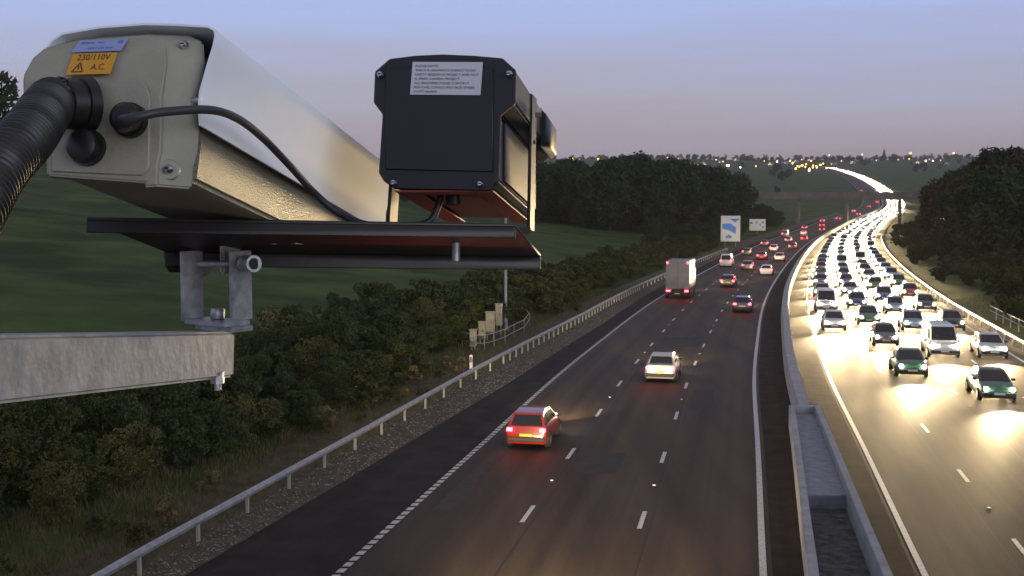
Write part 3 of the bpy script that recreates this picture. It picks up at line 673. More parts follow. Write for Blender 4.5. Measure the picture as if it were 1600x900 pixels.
# right woods
for k in range(120):
    Y = rv.uniform(150, 430); px_ = rv.uniform(1455, 1760); X = gp(px_, Y); D = X - X0(Y)
    if D < 30: continue
    top = np.interp(px_, [1455, 1500, 1560, 1600, 1700], [300, 262, 246, 238, 232]) + rv.uniform(-2, 14)
    z_t = H + (HOR - top) / FPX * Y - ground(X, Y)
    if z_t < 3: continue
    if z_t > 19: continue
    put(rv.choice(woodR), 'deciduous_tree', X, Y, z_t / 13, 'bronze-green tree in the dark wood rising above the oncoming carriageway', 'tree', 'trees of the right-hand wood')
for k in range(62):
    Y = rv.uniform(70, 380); D = rv.uniform(24, 55)
    put(rv.choice(midb), 'roadside_bush', X0(Y) + D, Y, rv.uniform(.8, 1.6), 'low dark bush on the bank beyond the right-hand crash barrier', 'bush', 'bushes on the right-hand bank')
for k in range(110):  # more of the same bushes, added to cover the pale beam-lit bank
    Y = 75 + 300 * rv.random() ** 1.3; D = rv.uniform(21, 34)
    put(rv.choice(midb), 'bank_bush', X0(Y) + D, Y, rv.uniform(.35, .8), 'extra scrubby bush at the foot of the right-hand bank behind the barrier', 'bush', 'extra bushes on the right-hand bank')
# far hill
for k in range(230):
    px_ = rv.uniform(780, 1640); Y = rv.choice([rv.uniform(520, 1200), rv.uniform(1200, 2300), rv.uniform(2300, 2660), rv.uniform(2450, 2660)]); X = gp(px_, Y)
    if abs(X - X0(Y) - 2) < 32: continue
    if Y < 1200 and 1140 < px_ < 1500 and rv.random() < .75: continue
    put(rv.choice(farT), 'far_tree', X, Y, rv.uniform(.45, 1.0), 'small dark tree on the far hillside below the town lights', 'tree', 'trees of the far hillside')
for k in range(170):
    px_ = 790 + k * 5 + rv.uniform(-4, 4); Y = rv.uniform(2540, 2620); X = gp(px_, Y)
    put(rv.choice(farT), 'far_tree', X, Y, rv.choice([.5, .6, .75, .95]) * rv.uniform(.8, 1.15), 'dark tree on the skyline among the orange lamps', 'tree', 'trees of the skyline')
# the pointed conifer on the skyline
Yc = 2590.0; Xc = gp(1378, Yc)
r = empty('pointed_conifer', (Xc, Yc, ground(Xc, Yc)), 'single pointed conifer standing clear above the skyline right of centre', 'tree')
rg = np.random.default_rng(3); q = leaf_cloud(rg, [(0, 0, 3 + i * 2.1, 5.2 - i * .42) for i in range(12)], 1500, 1.0); o = bpy.data.objects.new('crown', cloud_mesh('crown', q, M['leafC'])); col.objects.link(o); o.parent = r
MB().tube([(0, 0, -1), (0, 0, 24)], [.5, .1], 6).build('trunk', M['bark'], r)

# verge grass and gravel
rg = np.random.default_rng(21)
def blades(n, y0, y1, dfun, h, m, name, wdt=.012):
    ys = y0 + (y1 - y0) * rg.random(n) ** 1.6; vs = np.zeros((n * 3, 3))
    fs = np.arange(n * 3).reshape(n, 3)
    for i in range(n):
        Y = float(ys[i]); X = X0(Y) + dfun(Y, rg.random()); g = ground(X, Y)
        a = rg.uniform(0, 6.28); hh = h * rg.uniform(.4, 1.3); l = rg.normal(size=2) * hh * .35
        vs[3 * i] = (X - math.cos(a) * wdt, Y - math.sin(a) * wdt, g - .02); vs[3 * i + 1] = (X + math.cos(a) * wdt, Y + math.sin(a) * wdt, g - .02); vs[3 * i + 2] = (X + l[0], Y + l[1], g + hh)
    tag(link_mesh(name, vs.tolist(), fs.tolist(), m), 'long dry grass on the verge between crash barrier and bushes', 'grass', kind='stuff')
blades(60000, 20, 130, lambda Y, u: prof(GUARD, Y) - .25 - 6.5 * u ** 1.2, .36, M['haygrass'], 'grass')
blades(12000, 30, 120, lambda Y, u: 18.7 + 5 * u, .3, M['haygrass'], 'grass')
mb = MB()
for i in range(5200):
    Y = 20 + 90 * rg.random() ** 1.5; t0, t1 = prof(TARM, Y) - .02, prof(GUARD, Y) - .25; D = t0 + (t1 - t0) * rg.random(); p = road_pt(Y, D, .02); s = rg.uniform(.02, .055)
    vs = [p + Vector((math.cos(a) * s * rg.uniform(.7, 1.2), math.sin(a) * s * rg.uniform(.7, 1.2), 0)) for a in (0, 1.6, 3.1, 4.7)] + [p + Vector((0, 0, s * .8))]
    mb.add(vs, [(0, 1, 4), (1, 2, 4), (2, 3, 4), (3, 0, 4)])
tag(link_mesh('gravel', mb.v, mb.f, M['gravel']), 'loose grey gravel along the edge of the hard shoulder', 'gravel', kind='stuff')

# ------------------------------------------------------------------ town lamps and houses on the far hill
M['lampO'] = mat('sodium_lamp', (1, .6, .2), .5, emit=(1.0, .40, .07), estr=8)
M['lampW'] = mat('white_lamp', (1, 1, .9), .5, emit=(1.0, .9, .7), estr=6)
for k_ in ('lampO', 'lampW'): M[k_].cycles.emission_sampling = 'NONE'
M['housew'] = mat('house_render', (.35, .33, .30), .9); M['roof'] = mat('roof_tiles', (.10, .06, .05), .9); M['litwin'] = mat('lit_window', (1, .8, .5), .5, emit=(1.0, .62, .25), estr=6)
M['litwin'].cycles.emission_sampling = 'NONE'
lights = [(895, 249, 'O', 1.5), (879, 255, 'O', 1), (886, 256, 'O', 1), (934, 249, 'O', 1.4), (987, 249, 'O', 1.7), (967, 260, 'W', 1.1), (1042, 247, 'O', .9), (1072, 259, 'W', 1.6), (1089, 259, 'W', 1), (1104, 246, 'O', 1.5), (1117, 250, 'O', .8), (1110, 263, 'O', .7), (1134, 259, 'W', .9), (1137, 259, 'W', .9), (1155, 262, 'W', .9), (1179, 260, 'O', .7), (1214, 244, 'O', 1.2), (1212, 253, 'W', 1.2), (1221, 252, 'W', 1), (1232, 252, 'W', 1.1), (1236, 255, 'O', 1), (1265, 252, 'O', 1), (1293, 243, 'W', .9), (1344, 242, 'W', .9), (1419, 240, 'O', 1.5), (1417, 249, 'O', .9), (1443, 252, 'W', 1.4), (1454, 252, 'W', 1), (1434, 252, 'O', .8), (1486, 240, 'O', 1.5), (1493, 244, 'O', 1), (1241, 264, 'O', 1), (1262, 267, 'W', 1), (1250, 259, 'O', .9), (1256, 261, 'O', .9), (1268, 259, 'O', .9), (1274, 262, 'O', .9), (1280, 258, 'O', .9), (1244, 260, 'O', .9)] + [(1236 + k * 5.3, 256 + (k * 7) % 9, 'O', .9) for k in range(11)] + [(x, 250 + (x % 5), 'O', .7) for x in (905, 958, 1010, 1058, 1128, 1192, 1250, 1312, 1366, 1400, 1466)]
lampd = {}
def far_lamp(px_, py_, t_, s_):
    best = None
    for Y in np.arange(900, 2640, 20.0):
        X = gp(px_, Y); g = ground(X, Y); z = H + (HOR - py_) / FPX * Y
        if 5 <= z - g <= 16:
            best = (X, Y, g, z - g)
    if best is None:
        Y = 2620.0; X = gp(px_, Y); g = ground(X, Y); best = (X, Y, g, max(6, H + (HOR - py_) / FPX * Y - g))
    X, Y, g, h = best
    nm = 'orange' if t_ == 'O' else 'white'
    r = empty('street_lamp', (X, Y, g), '%s street lamp glowing among the far town lights on the hill' % nm, 'street lamp', '%s lamps of the far town' % nm)
    MB().tube([(0, 0, -1), (0, 0, h)], .12, 6).build('post', M['rail'], r)
    rad = 1.3 * s_; vs = []; fs = []; n = 8
    key = (t_, round(rad, 2))
    if key not in lampd:
        m_ = MB().tube([(0, 0, -rad), (0, 0, -rad * .7), (0, 0, 0), (0, 0, rad * .7), (0, 0, rad)], [rad * .2, rad * .72, rad, rad * .72, rad * .2], n); o = m_.build('lamp', M['lamp' + t_], smooth=True); lampd[key] = o.data; bpy.data.objects.remove(o)
    o = bpy.data.objects.new('lamp', lampd[key]); col.objects.link(o); o.parent = r; o.location = (0, 0, h)
for a in lights: far_lamp(*a)
def house(px_, Y, s, wcount, label):
    X = gp(px_, Y); g = ground(X, Y); r = empty('house', (X, Y, g), label, 'house', 'houses of the far town'); r.rotation_euler = (0, 0, rv.uniform(-.4, .4)); r.scale = (s, s, s)
    MB().box(-6, 6, -4, 4, -2, 5.5).build('wall', M['housew'], r)
    rf = MB().add([(-6.4, -4.5, 5.5), (6.4, -4.5, 5.5), (6.4, 4.5, 5.5), (-6.4, 4.5, 5.5), (-6.4, 0, 8.6), (6.4, 0, 8.6)], [(0, 1, 5, 4), (2, 3, 4, 5), (0, 4, 3), (1, 2, 5), (0, 3, 2, 1)]).build('roof', M['roof'], r)
    MB().box(3.5, 4.5, -.5, .5, 7.4, 9.8).build('chimney', M['roof'], rf)
    for k in range(wcount):
        x = -4 + k * 2.6; MB().box(x - .5, x + .5, -4.06, -4.01, 1 + 2.6 * (k % 2), 2.2 + 2.6 * (k % 2)).build('lit_window', M['litwin'], r)
for k, px_ in enumerate([872, 905, 975, 1060, 1080, 1098, 1125, 1148, 1200, 1225, 1240, 1262, 1300, 1330, 1430, 1450, 1475]):
    house(px_, 2000 + (k * 137) % 520, .9, 1 + k % 3, 'small pale house with a few lit windows on the far hill')

# ------------------------------------------------------------------ overbridge the camera stands on (just out of frame)
r = empty('overbridge', (0, -4, 0), 'concrete overbridge deck and parapet directly behind the viewpoint', 'bridge')
anchor(r, [MB().box(-40, 45, -9, -.6, 6.9, 8.2).build('deck', M['concrete']), MB().box(-40, 45, -.6, -.3, 7.4, 9.3).build('parapet', M['concrete'])])

# ================================================================== foreground equipment
CP = Vector((0, 0, H)); F_ = Vector((0, math.cos(PITCH), -math.sin(PITCH))); U_ = Vector((0, math.sin(PITCH), math.cos(PITCH))); R_ = Vector((1, 0, 0))
def ray(px_, py_): return F_ + R_ * ((px_ - 800) / FPX) + U_ * ((450 - py_) / FPX)
def P(px_, py_, d): return CP + ray(px_, py_) * d
def onpl(px_, py_, c, n):
    r_ = ray(px_, py_); return CP + r_ * ((c - CP).dot(n) / r_.dot(n))
M['beige'] = mat('housing_beige', (.27, .27, .215), .5, c2=(.34, .335, .27), vscale=14, bump=.08, bscale=220)
M['beigerough'] = mat('housing_textured', (.30, .29, .22), .38, bump=1.0, bscale=520, metal=.1)
M['beigerough'].node_tree.nodes['Bump'].inputs['Distance'].default_value = .004
M['shield'] = mat('sunshield_silver', (.76, .84, .95), .45, metal=0, c2=(.80, .88, .98), vscale=8)
M['shieldin'] = mat('sunshield_inside', (.12, .11, .10), .7)
M['blackp'] = mat('black_powder_coat', (.012, .012, .014), .42, bump=.12, bscale=500)
M['blackp'].node_tree.nodes['Bump'].inputs['Distance'].default_value = .001
M['rubber'] = mat('black_rubber', (.012, .012, .012), .42)
M['cable'] = mat('grey_cable', (.035, .037, .042), .45)
M['screw'] = mat('screw_steel', (.6, .6, .62), .25, metal=1)
M['labelw'] = mat('label_white', (.55, .55, .62), .5); M['labelo'] = mat('label_orange', (.62, .30, .02), .5); M['labelb'] = mat('label_blue', (.26, .33, .62), .5)
M['ink'] = mat('label_ink', (.03, .03, .04), .6); M['inkb'] = mat('label_blue_ink', (.03, .05, .25), .6)
M['tailglow'] = mat('painted_tail_glow', (.42, .10, .04), .45)  # red glow of the tail lamps below, put into the base colour
VA = ray(1157, 694).normalized(); cA = P(190, 180, 1.17)
nA = VA
def A(px_, py_, off=0.0):   # point on the rear plane of the housing, shifted along its axis
    return onpl(px_, py_, cA, nA) + VA * off
def A2(px_, py_, off=0.0): return onpl(px_, py_, cA + VA * off, nA)
capo = [(36, 119), (40, 110), (52, 88), (70, 73), (113, 63), (156, 58), (233, 53), (296, 56), (318, 66), (320, 97), (310, 150), (311, 198), (308, 240), (301, 262), (299, 295), (268, 297), (230, 290), (150, 284), (73, 278), (72, 236), (44, 190), (37, 170)]
rootA = empty('surveillance_camera', P(300, 330, 1.3), 'large beige camera housing with a silver sunshield mounted on the black bracket plate', 'camera')
pa = []
# main barrel
bodyo = [(50, 122), (80, 86), (230, 66), (300, 72), (316, 100), (306, 200), (312, 215), (304, 284), (284, 288), (230, 281), (78, 270), (76, 236), (50, 180)]
m_ = MB(); m_.prism([A(a, b, .0) for a, b in bodyo], VA * .47); pa.append(m_.build('barrel', M['beigerough'], bevel=.004))
# end cap: flange, then bevelled protruding face with an inclined upper facet
cx, cy = 150, 190
def inset(p, k, kx=None): return (cx + (p[0] - cx) * (kx or k), cy + (p[1] - cy) * k)
cq = [(a + (5 if a < 100 else 0), b) for a, b in capo]
ringv = [A2(a, b, .012) for a, b in cq] + [A2(a, b, -.008) for a, b in cq]
inn = []
for a, b in capo:
    kx = .64 if a > 250 else (.95 if a > 200 else 1.0)
    ky = .96 if b > 200 else .98
    x = cx + (a - cx) * kx; y = cy + (b - cy) * ky
    off = -.045 if b >= 119 else -.045 + .022 * min(1, (119 - b) / 60)
    inn.append((x, y, off))
ringv += [A2(a, b, o_) for a, b, o_ in inn]; n = len(capo)
fs = [(j * n + k, j * n + (k + 1) % n, (j + 1) * n + (k + 1) % n, (j + 1) * n + k) for j in range(2) for k in range(n)]
# split front face at seam (vertex 0 on the left, vertex 9/10 on the right)
up = [2 * n + k for k in range(0, 11)]; lo = [2 * n + k for k in range(10, n)] + [2 * n]
cap = MB().add(ringv, fs + [tuple(range(n)), tuple(up), tuple(lo)]); cap_o = cap.build('end_cap', M['beige'], bevel=.0025, seg=2); pa.append(cap_o)
# facet plane for stickers
fo = lambda b: -.0468 + .022 * min(1, (119 - b) / 60)
f0 = A2(60, 116, fo(116)); f1 = A2(215, 116, fo(116)); f2 = A2(150, 68, fo(68))
fn = (f1 - f0).cross(f2 - f0).normalized()
if fn.dot(F_) > 0: fn = -fn
# seam panel on the lower face
pn = [A2(a, b, -.0475) for a, b in [(50, 126), (215, 126), (228, 133), (234, 155), (232, 262), (222, 274), (80, 268), (80, 232), (52, 188), (44, 150)]]
pa.append(MB().prism(pn, VA * .004).build('cover_panel', M['beige'], bevel=.001, seg=1))
pa.append(MB().tube([A2(265, 265, -.012), A2(265, 265, -.034), A2(265, 265, -.0365)], [.0105, .0105, .009], 20).build('screw_boss', M['beige'], smooth=True))
# sunshield
sh = [(68, 78), (80, 62), (97, 51), (156, 41), (226, 36), (272, 37), (325, 40), (336, 46), (338, 56), (335, 72), (324, 108), (314, 144), (312, 170), (314, 196)]
T = 3.2
inr = []
for i, (a, b) in enumerate(sh):
    a0, b0 = sh[max(i - 1, 0)]; a1, b1 = sh[min(i + 1, len(sh) - 1)]; dx, dy = a1 - a0, b1 - b0; l = math.hypot(dx, dy); inr.append((a - dy / l * T, b + dx / l * T))
n = len(sh); vs = []
for off in (-.022, .585):
    vs += ([A2(a, b, off) for a, b in sh] + [A2(a, b, off) for a, b in inr]) if off < 0 else [A2(a, b, -.022) + VA * (off + .022) for a, b in sh] + [A2(a, b, -.022) + VA * (off + .022) for a, b in inr]
fs = []
for k in range(n - 1):
    fs.append((k, k + 1, 2 * n + k + 1, 2 * n + k)); fs.append((n + k, 3 * n + k, 3 * n + k + 1, n + k + 1))
    fs.append((k, n + k, n + k + 1, k + 1)); fs.append((2 * n + k, 2 * n + k + 1, 3 * n + k + 1, 3 * n + k))
fs += [(0, 2 * n, 3 * n, n), (n - 1, 2 * n - 1, 4 * n - 1, 3 * n - 1)]
pa.append(MB().add(vs, fs).build('sunshield', M['shield'], smooth=True))
def screw(c, axis, r0, name='screw', m=None, parent=None, h=.004):
    axis = axis.normalized(); o = MB().tube([c, c - axis * h, c - axis * (h * 1.6)], [r0, r0, r0 * .6], 14).build(name, m or M['screw'], smooth=True)
    a = axis.cross(Vector((0, 0, 1))).normalized() * r0 * .55; b = axis.cross(a).normalized() * r0 * .18; q = c - axis * (h * 1.66)
    s2 = MB().add([q - a - b, q + a - b, q + a + b, q - a + b], [(0, 1, 2, 3)]).build('slot', M['ink']); return o, s2
def with_sub(o, s2): s2.parent = o; return o
scr = []
for (a, b, off) in ((289, 71, -.02), (265, 265, -.037)):
    o, s2 = screw(A2(a, b, off), VA, .0042); scr.append((o, s2)); pa.append(o)
pa.append(MB().tube([A2(292, 157, -.012), A2(313, 157, -.014)], .0035, 10).build('shield_bolt', M['screw'], smooth=True))
# glands
def gland(px_, py_, d0, dv, r0, L_, name='cable_gland'):
    c = A2(px_, py_, -.047); pts = [c, c + dv * L_ * .35, c + dv * L_ * .36, c + dv * L_ * .8, c + dv * L_]; o = MB().tube(pts, [r0 * 1.12, r0 * 1.12, r0, r0 * .95, r0 * .6], 20).build(name, M['rubber'], smooth=True); return o
toV = (-VA + Vector((-.62, 0, -.22))).normalized()
pa.append(gland(138, 164, 0, toV, .0255, .032)); pa.append(gland(207, 190, 0, -VA, .0155, .022)); pa.append(gland(140, 232, 0, -VA, .0165, .02))
anchor(rootA, pa)
for o, s2 in scr: s2.parent = o
# stickers
def text_mesh(body, org, ex, ey, w_, h_, nrm, m, name, parent, x0, y0, size):
    cu = bpy.data.curves.new('t', 'FONT'); cu.body = body; cu.size = 1.0; cu.resolution_u = 2
    to = bpy.data.objects.new('t', cu); col.objects.link(to); bpy.context.view_layer.update()
    me = bpy.data.meshes.new_from_object(to); bpy.data.objects.remove(to)
    xs = [v.co.x for v in me.vertices]; wid = max(xs) - min(xs); mn = min(xs)
    for v in me.vertices:
        u = x0 + (v.co.x - mn) / wid * w_; t_ = y0 + v.co.y * size
        v.co = org + ex * u + ey * t_ + nrm * .0008
    me.materials.append(m); o = bpy.data.objects.new(name, me); col.objects.link(o); return o
def sticker(root, quad_px, plane_c, plane_n, m, name, lines, ink, tri=False):
    bl, brr, tl = [onpl(a, b, plane_c, plane_n) + (-plane_n if plane_n.dot(F_) > 0 else plane_n) * .0006 for a, b in quad_px]
    nn = (-plane_n if plane_n.dot(F_) > 0 else plane_n)
    ex = brr - bl; ey = tl - bl
    o = MB().prism([bl, brr, brr + ey, tl], nn * .0004).build(name, m)
    subs = [text_mesh(b_, bl, ex, ey, w_, 0, nn, ink, 'lettering', o, x_, y_, s_) for b_, x_, y_, w_, s_ in lines]
    if tri:
        def Q(u, v): return bl + ex * u + ey * v + nn * .0009
        t_ = MB()
        for a, b in (((.12, .12), (.36, .12)), ((.36, .12), (.25, .55)), ((.25, .55), (.12, .12))):
            pa_, pb_ = Q(*a), Q(*b); dv = (pb_ - pa_).normalized().cross(nn) * .0006; t_.add([pa_ - dv, pb_ - dv, pb_ + dv, pa_ + dv], [(0, 1, 2, 3)])
        t_.add([Q(.235, .2), Q(.255, .2), Q(.25, .42), Q(.228, .42)], [(0, 1, 2, 3)]); subs.append(t_.build('warning_symbol', ink))
    o.parent = root; o.matrix_parent_inverse = Matrix.Translation(root.location).inverted()
    for s_ in subs: s_.parent = o
    return o
tag(sticker(rootA, [(103, 118), (173, 116), (115, 85)], f0, fn, M['labelo'], 'warning_label', [('230/110V', .14, .66, .74, .40), ('A.C.', .52, .2, .32, .40)], M['ink'], True), 'orange voltage warning label')
tag(sticker(rootA, [(112, 83), (189, 80), (125, 64)], f0, fn, M['labelb'], 'rating_label', [('SERIAL  No.', .08, .66, .5, .2), ('CE', .84, .62, .1, .34), ('INPUT  VOLTAGE', .3, .2, .5, .2)], M['inkb']), 'pale blue rating label')
# conduit and cable
def catmull(pts, k):
    out = []; n_ = len(pts)
    for i in range(n_ - 1):
        p0, p1, p2, p3 = pts[max(i - 1, 0)], pts[i], pts[i + 1], pts[min(i + 2, n_ - 1)]
        for j in range(k):
            t_ = j / k; out.append(.5 * ((2 * p1) + (p2 - p0) * t_ + (2 * p0 - 5 * p1 + 4 * p2 - p3) * t_ ** 2 + (3 * p1 - p0 - 3 * p2 + p3) * t_ ** 3))
    out.append(pts[-1]); return out
gc = A2(138, 164, -.047) + toV * .026
ctrl = [P(-260, 760, .66), P(-150, 520, .74), P(-62, 365, .83), P(-6, 268, .91), P(44, 212, .985), gc + toV * .012, gc]
path = catmull(ctrl, 60)
rads = []
L_ = 0
for i, p in enumerate(path):
    if i: L_ += (p - path[i - 1]).length
    rads.append(.0225 + .0016 * (1 if math.sin(L_ / .0042 * 2 * math.pi / 1.6) > 0 else -1))
path2 = []; rr2 = []
acc = 0; step = .0011; fine = [path[0]]
dist = [0]
for i in range(1, len(path)): dist.append(dist[-1] + (path[i] - path[i - 1]).length)
tot = dist[-1]; sN = int(tot / .0014); da = np.array(dist); pp_ = np.array([list(p) for p in path])
for i in range(sN + 1):
    s = tot * i / sN; p = Vector([float(np.interp(s, da, pp_[:, k])) for k in range(3)]); path2.append(p); rr2.append(.0225 + .0015 * math.tanh(3 * math.sin(2 * math.pi * s / .0072)))
o = MB().tube(path2, rr2, 26).build('corrugated_conduit', M['rubber'], smooth=True); tag(o, 'thick black corrugated conduit curving up into the back of the beige camera', 'conduit')
cc = [A2(209, 190, -.05), A2(203, 191, -.072), P(194, 193, 1.075), P(199, 189, 1.055), P(222, 181, 1.05), P(265, 174, 1.065), P(330, 172, 1.1), P(372, 186, 1.15), P(410, 215, 1.21), P(450, 256, 1.27), P(490, 300, 1.34), P(530, 333, 1.37), P(580, 352, 1.42), P(640, 353, 1.44), P(672, 344, 1.45), P(686, 318, 1.455), P(690, 305, 1.455)]
o = MB().tube(catmull(cc, 14), [.0042 + .004 * sstep(58, 30, i) for i in range((len(cc) - 1) * 14 + 1)], 12).build('power_cable', M['cable'], smooth=True); tag(o, 'thin grey cable looping from the beige camera down to the black camera', 'cable')

# second unit: black housing
VB = ray(1130, 600).normalized(); cB = P(695, 190, 1.385)
def B_(px_, py_, off=0.0): return onpl(px_, py_, cB, VB) + VB * off
rootB = empty('infrared_unit', P(700, 345, 1.6), 'square black camera housing with a white notice label on its back', 'camera')
pb = []
pb.append(MB().prism([B_(a, b, .0) for a, b in [(588, 113), (610, 94), (693, 87), (786, 93), (806, 111), (805, 162), (783, 180), (600, 180), (586, 161)]], VB * .31).build('hood', M['blackp'], bevel=.0025))
pb.append(MB().prism([B_(a, b, .003) for a, b in [(602, 181), (779, 181), (779, 282), (768, 294), (618, 293), (603, 276)]], VB * .25).build('body', M['blackp'], bevel=.002))
bp_ = [(587, 113), (610, 93), (650, 88), (693, 86), (740, 88), (772, 91), (772, 275), (780, 279), (769, 299), (618, 296), (601, 284), (593, 271), (599, 180), (585, 161)]
pb.append(MB().prism([B_(a, b, -.004) for a, b in [(587, 113), (610, 93), (650, 88), (693, 86), (740, 88), (786, 92), (807, 111), (806, 163), (784, 181), (780, 280), (769, 299), (618, 296), (601, 284), (593, 271), (599, 180), (585, 161)]], VB * .004).build('back_plate', M['blackp'], bevel=.0012, seg=1))
pb.append(MB().prism([B_(a, b, -.0065) for a, b in [(604, 108), (772, 108), (772, 270), (604, 266)]], VB * .0026).build('raised_panel', M['blackp'], bevel=.001, seg=1))
sub = []
for a, b in ((597, 119), (797, 118), (618, 287), (752, 289)):
    o, s2 = screw(B_(a, b, -.005), VB, .0043); pb.append(o); sub.append((o, s2))
for q in ([(618, 298), (642, 298), (642, 302), (618, 302)],): pass
# flanges under the body, tail-lamp reflection painted on as red
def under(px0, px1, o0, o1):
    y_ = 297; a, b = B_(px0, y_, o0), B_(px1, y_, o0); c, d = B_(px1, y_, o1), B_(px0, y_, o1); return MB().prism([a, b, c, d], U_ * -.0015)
pb.append(under(616, 650, .002, .27).build('bottom_flange', M['tailglow'])); pb.append(under(738, 770, .002, .27).build('bottom_flange', M['tailglow'])); pb.append(under(651, 737, .002, .025).build('bottom_flange', M['tailglow']))
# front wing of the hood
pb.append(MB().prism([B_(a, b, .2) for a, b in [(804, 108), (814, 118), (814, 165), (802, 176)]], VB * .10).build('hood_wing', M['blackp'], bevel=.001, seg=1))
pb.append(MB().tube([B_(690, 290, .06), B_(690, 308, .06)], .009, 12).build('cable_gland', M['rubber'], smooth=True))
# side panel recess
pb.append(MB().prism([B_(780, 184, .03), B_(780, 276, .03), B_(780, 276, .26), B_(780, 184, .26)], R_ * .002).build('side_panel', M['blackp']))
anchor(rootB, pb)
for o, s2 in sub: s2.parent = o
tag(sticker(rootB, [(641, 148), (751, 149), (645, 97)], B_(695, 120, -.0068), VB, M['labelw'], 'notice_label', [
    ('PLEASE NOTE', .05, .84, .32, .10), ('THIS IS A HIGHWAYS AGENCY ROAD', .05, .71, .86, .10), ('SAFETY RESEARCH PROJECT AND NOT', .05, .58, .91, .10), ('A SPEED CAMERA PROJECT', .05, .45, .64, .10),
    ('ALL ENQUIRIES PLEASE CONTACT', .05, .32, .78, .10), ('MOUCHEL CONSULTING NICK SPHERE', .05, .19, .86, .10), ('01473 466800', .05, .06, .33, .10)], M['ink']), 'white notice label with seven lines of small print')
# U bracket
rootK = empty('u_bracket', P(720, 352, 1.62), 'black U-shaped bracket whose arms hold the black camera on the plate', 'bracket')
def local_box(c, ax, ay, az, hx, hy, hz):
    m_ = Matrix((ax, ay, az)).transposed().to_4x4(); m_.translation = c; return MB().box(-hx, hx, -hy, hy, -hz, hz, m_)
rB = VB.cross(Vector((0, 0, 1))).normalized(); uB = rB.cross(VB).normalized()
def arm(pt, pb_, hy): 
    mid = (pt + pb_) / 2; az = (pt - pb_).normalized(); ax = VB.cross(az).normalized(); ay = az.cross(ax).normalized(); return local_box(mid, ax, ay, az, .0022, hy, (pt - pb_).length / 2)
tr, brt = P(833, 150, 1.5), P(829, 361, 1.5)
tl_, blf = P(622, 180, 1.5), P(612, 357, 1.5)
kp = [arm(tr, brt, .018).build('arm', M['blackp'], bevel=.001, seg=1), arm(tl_, blf, .018).build('arm', M['blackp'], bevel=.001, seg=1)]
mid = (brt + blf) / 2; ax = (brt - blf).normalized(); az = ax.cross(VB).normalized(); kp.append(local_box(mid, ax, az.cross(ax), az, (brt - blf).length / 2, .018, .002).build('base', M['blackp']))
o = MB().tube([P(836, 176, 1.48), P(846, 176, 1.48)], [.007, .007], 6).build('pivot_bolt', M['screw']); kp.append(o)
kp.append(MB().tube([P(833, 222, 1.48), P(836.5, 222, 1.48)], .003, 10).build('adjust_hole', M['ink']))
anchor(rootK, kp)
# mounting plate
M['plate'] = mat('plate_black', (.014, .012, .012), .4, bump=.1, bscale=300); M['plate'].node_tree.nodes['Bump'].inputs['Distance'].default_value = .001
nl, nr = P(135, 339, 1.30), P(804, 349, 1.36); fr = P(845, 397, 1.543); vv = fr - nr; fl = nl + vv
pu = (nr - nl).cross(vv).normalized(); pu = pu if pu.z > 0 else -pu
rootP = empty('mounting_plate', (nl + fr) / 2, 'long black steel plate carrying both cameras on top of the galvanised arm', 'plate')
vn = vv.normalized(); pl = [MB().prism([nl, nr, fr, fl], -pu * .004).build('plate_top', M['plate'], bevel=.0006, seg=1)]
pl.append(MB().prism([nl - pu * .0042, nr - pu * .0042, nr - pu * .0042 + vn * .004, nl - pu * .0042 + vn * .004], -pu * .0135).build('near_lip', M['plate'], bevel=.0006, seg=1))
pl.append(MB().prism([fl - pu * .0042, fr - pu * .0042, fr - pu * .0042 - vn * .004, fl - pu * .0042 - vn * .004], -pu * .018).build('far_lip', M['plate'], bevel=.0006, seg=1))
pl.append(MB().tube([P(712, 358, 1.45), P(712, 378, 1.45)], .012, 6).build('fixing_nut', M['galv'])); pl.append(MB().tube([P(712, 378, 1.45), P(712, 408, 1.45)], .0055, 12).build('fixing_bolt', M['galv'], smooth=True))
for a in (430, 465): pl.append(MB().tube([P(a, 372, 1.45), P(a, 382, 1.45)], .014, 6).build('fixing_nut', M['galv']))
anchor(rootP, pl)
# yoke
rootY = empty('swivel_yoke', P(338, 512, 1.45), 'galvanised U-shaped yoke bolted between the arm and the black plate', 'bracket')
th = math.radians(36); bA = Vector((math.sin(th), math.cos(th), 0)); aA = Vector((math.cos(th), -math.sin(th), 0)); Zu = Vector((0, 0, 1))
def yarm(px_, y0, y1, d, hw=.0165, ht=.003):
    p0, p1 = P(px_, y0, d), P(px_, y1, d); return local_box((p0 + p1) / 2, aA, bA, Zu, ht, hw, (p0 - p1).length / 2)
yp = [yarm(300, 392, 500, 1.47).build('arm', M['galv'], bevel=.001), yarm(376, 392, 500, 1.43).build('arm', M['galv'], bevel=.001)]
cb = P(339, 503, 1.45); yp.append(local_box(cb, aA, bA, Zu, .039, .021, .003).build('base', M['galv'], bevel=.001))
yp.append(local_box(P(350, 511, 1.45), aA, bA, Zu, .036, .017, .0035).build('washer_plate', M['galv'], bevel=.001))
yp.append(yarm(316, 366, 432, 1.49, .016, .004).build('lug', M['galv'], bevel=.003)); yp.append(yarm(360, 366, 428, 1.46, .016, .004).build('lug', M['galv'], bevel=.003))
yp.append(MB().tube([P(278, 413, 1.5), P(392, 412, 1.41)], .0045, 12).build('cross_bolt', M['galv'], smooth=True))
yp.append(MB().tube([P(382, 412, 1.42), P(397, 412, 1.4)], .0105, 16).build('sleeve', M['galv'], smooth=True)); yp.append(MB().tube([P(396.5, 412, 1.4), P(398, 412, 1.399)], .007, 16).build('bore', M['ink']))
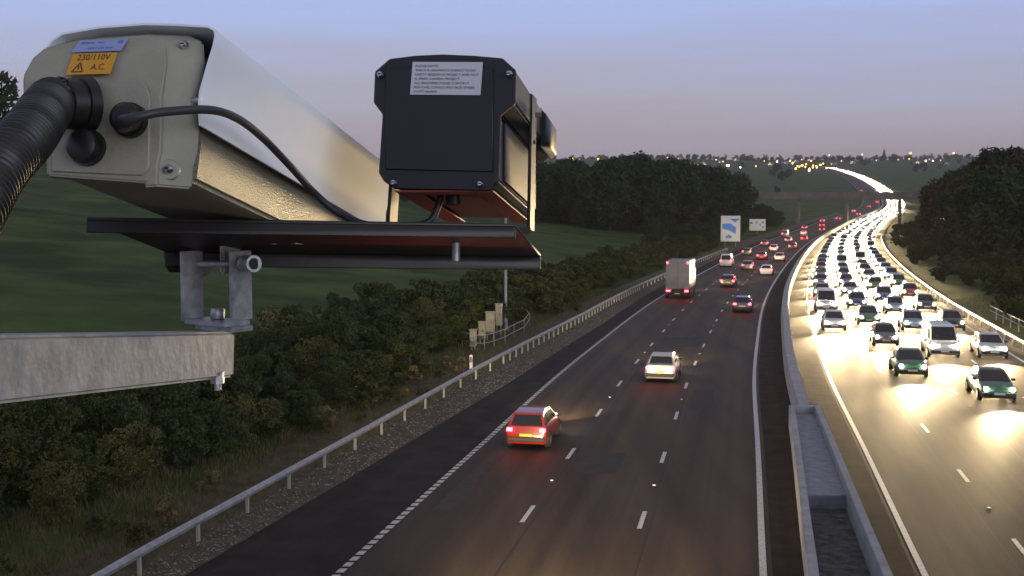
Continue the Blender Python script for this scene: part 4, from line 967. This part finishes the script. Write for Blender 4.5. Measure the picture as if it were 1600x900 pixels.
yp.append(MB().tube([P(270, 413, 1.51), P(284, 413, 1.495)], .012, 6).build('bolt_head', M['blackp']))
yp.append(local_box(P(283, 390, 1.5), aA, bA, Zu, .012, .02, .014).build('clamp_block', M['blackp'], bevel=.002))
yp.append(local_box(P(335, 371, 1.5), aA, bA, Zu, .055, .03, .006).build('top_pad', M['blackp'], bevel=.002))
o = MB().tube([P(340, 499, 1.45), P(340, 482, 1.45)], .0095, 6).build('bolt_head', M['galv'], bevel=.001, seg=1); yp.append(o)
anchor(rootY, yp)
# arm (box section beam running back to the parapet)
E1 = P(368, 518, 1.5); E0 = P(0, 524, .99); bd = (E0 - E1); Lb = bd.length; bn = bd / Lb; far_end = E1; near_end = E1 + bn * 1.75
side = bn.cross(Zu).normalized(); upb = side.cross(bn).normalized(); upb = upb if upb.z > 0 else -upb
if side.x > 0: side = -side
rootM = empty('support_arm', near_end, 'thick galvanised box-section arm reaching in from the lower left', 'arm')
loop = [E1, E1 + side * .06, E1 + side * .06 - upb * .06, E1 - upb * .06]
bo = MB().prism(loop, bn * 1.75).build('beam', M['galv2'], bevel=.004, seg=3)
nutc = P(340, 590, 1.46)
anchor(rootM, [bo, MB().tube([nutc + Zu * .008, nutc - Zu * .007], .009, 6).build('nut', M['galv']), MB().tube([nutc - Zu * .007, nutc - Zu * .016], .0045, 10).build('bolt_end', M['galv'])])

# ------------------------------------------------------------------ haze
hz = MB().box(-4200, 4600, -70, 6400, -30, 175).build('haze', M['ink']); hz.data.materials.clear()
hm = bpy.data.materials.new('haze_air'); hm.use_nodes = True; ht = hm.node_tree; ht.nodes.clear()
ho = ht.nodes.new('ShaderNodeOutputMaterial'); hv = ht.nodes.new('ShaderNodeVolumePrincipled'); ht.links.new(hv.outputs[0], ho.inputs['Volume'])
hv.inputs['Color'].default_value = (.92, .90, .90, 1); hv.inputs['Density'].default_value = .00013; hv.inputs['Anisotropy'].default_value = .3
hz.data.materials.append(hm); tag(hz, 'thin dusk haze hanging over the motorway and the far hill', 'haze', kind='stuff'); hz.display_type = 'WIRE'
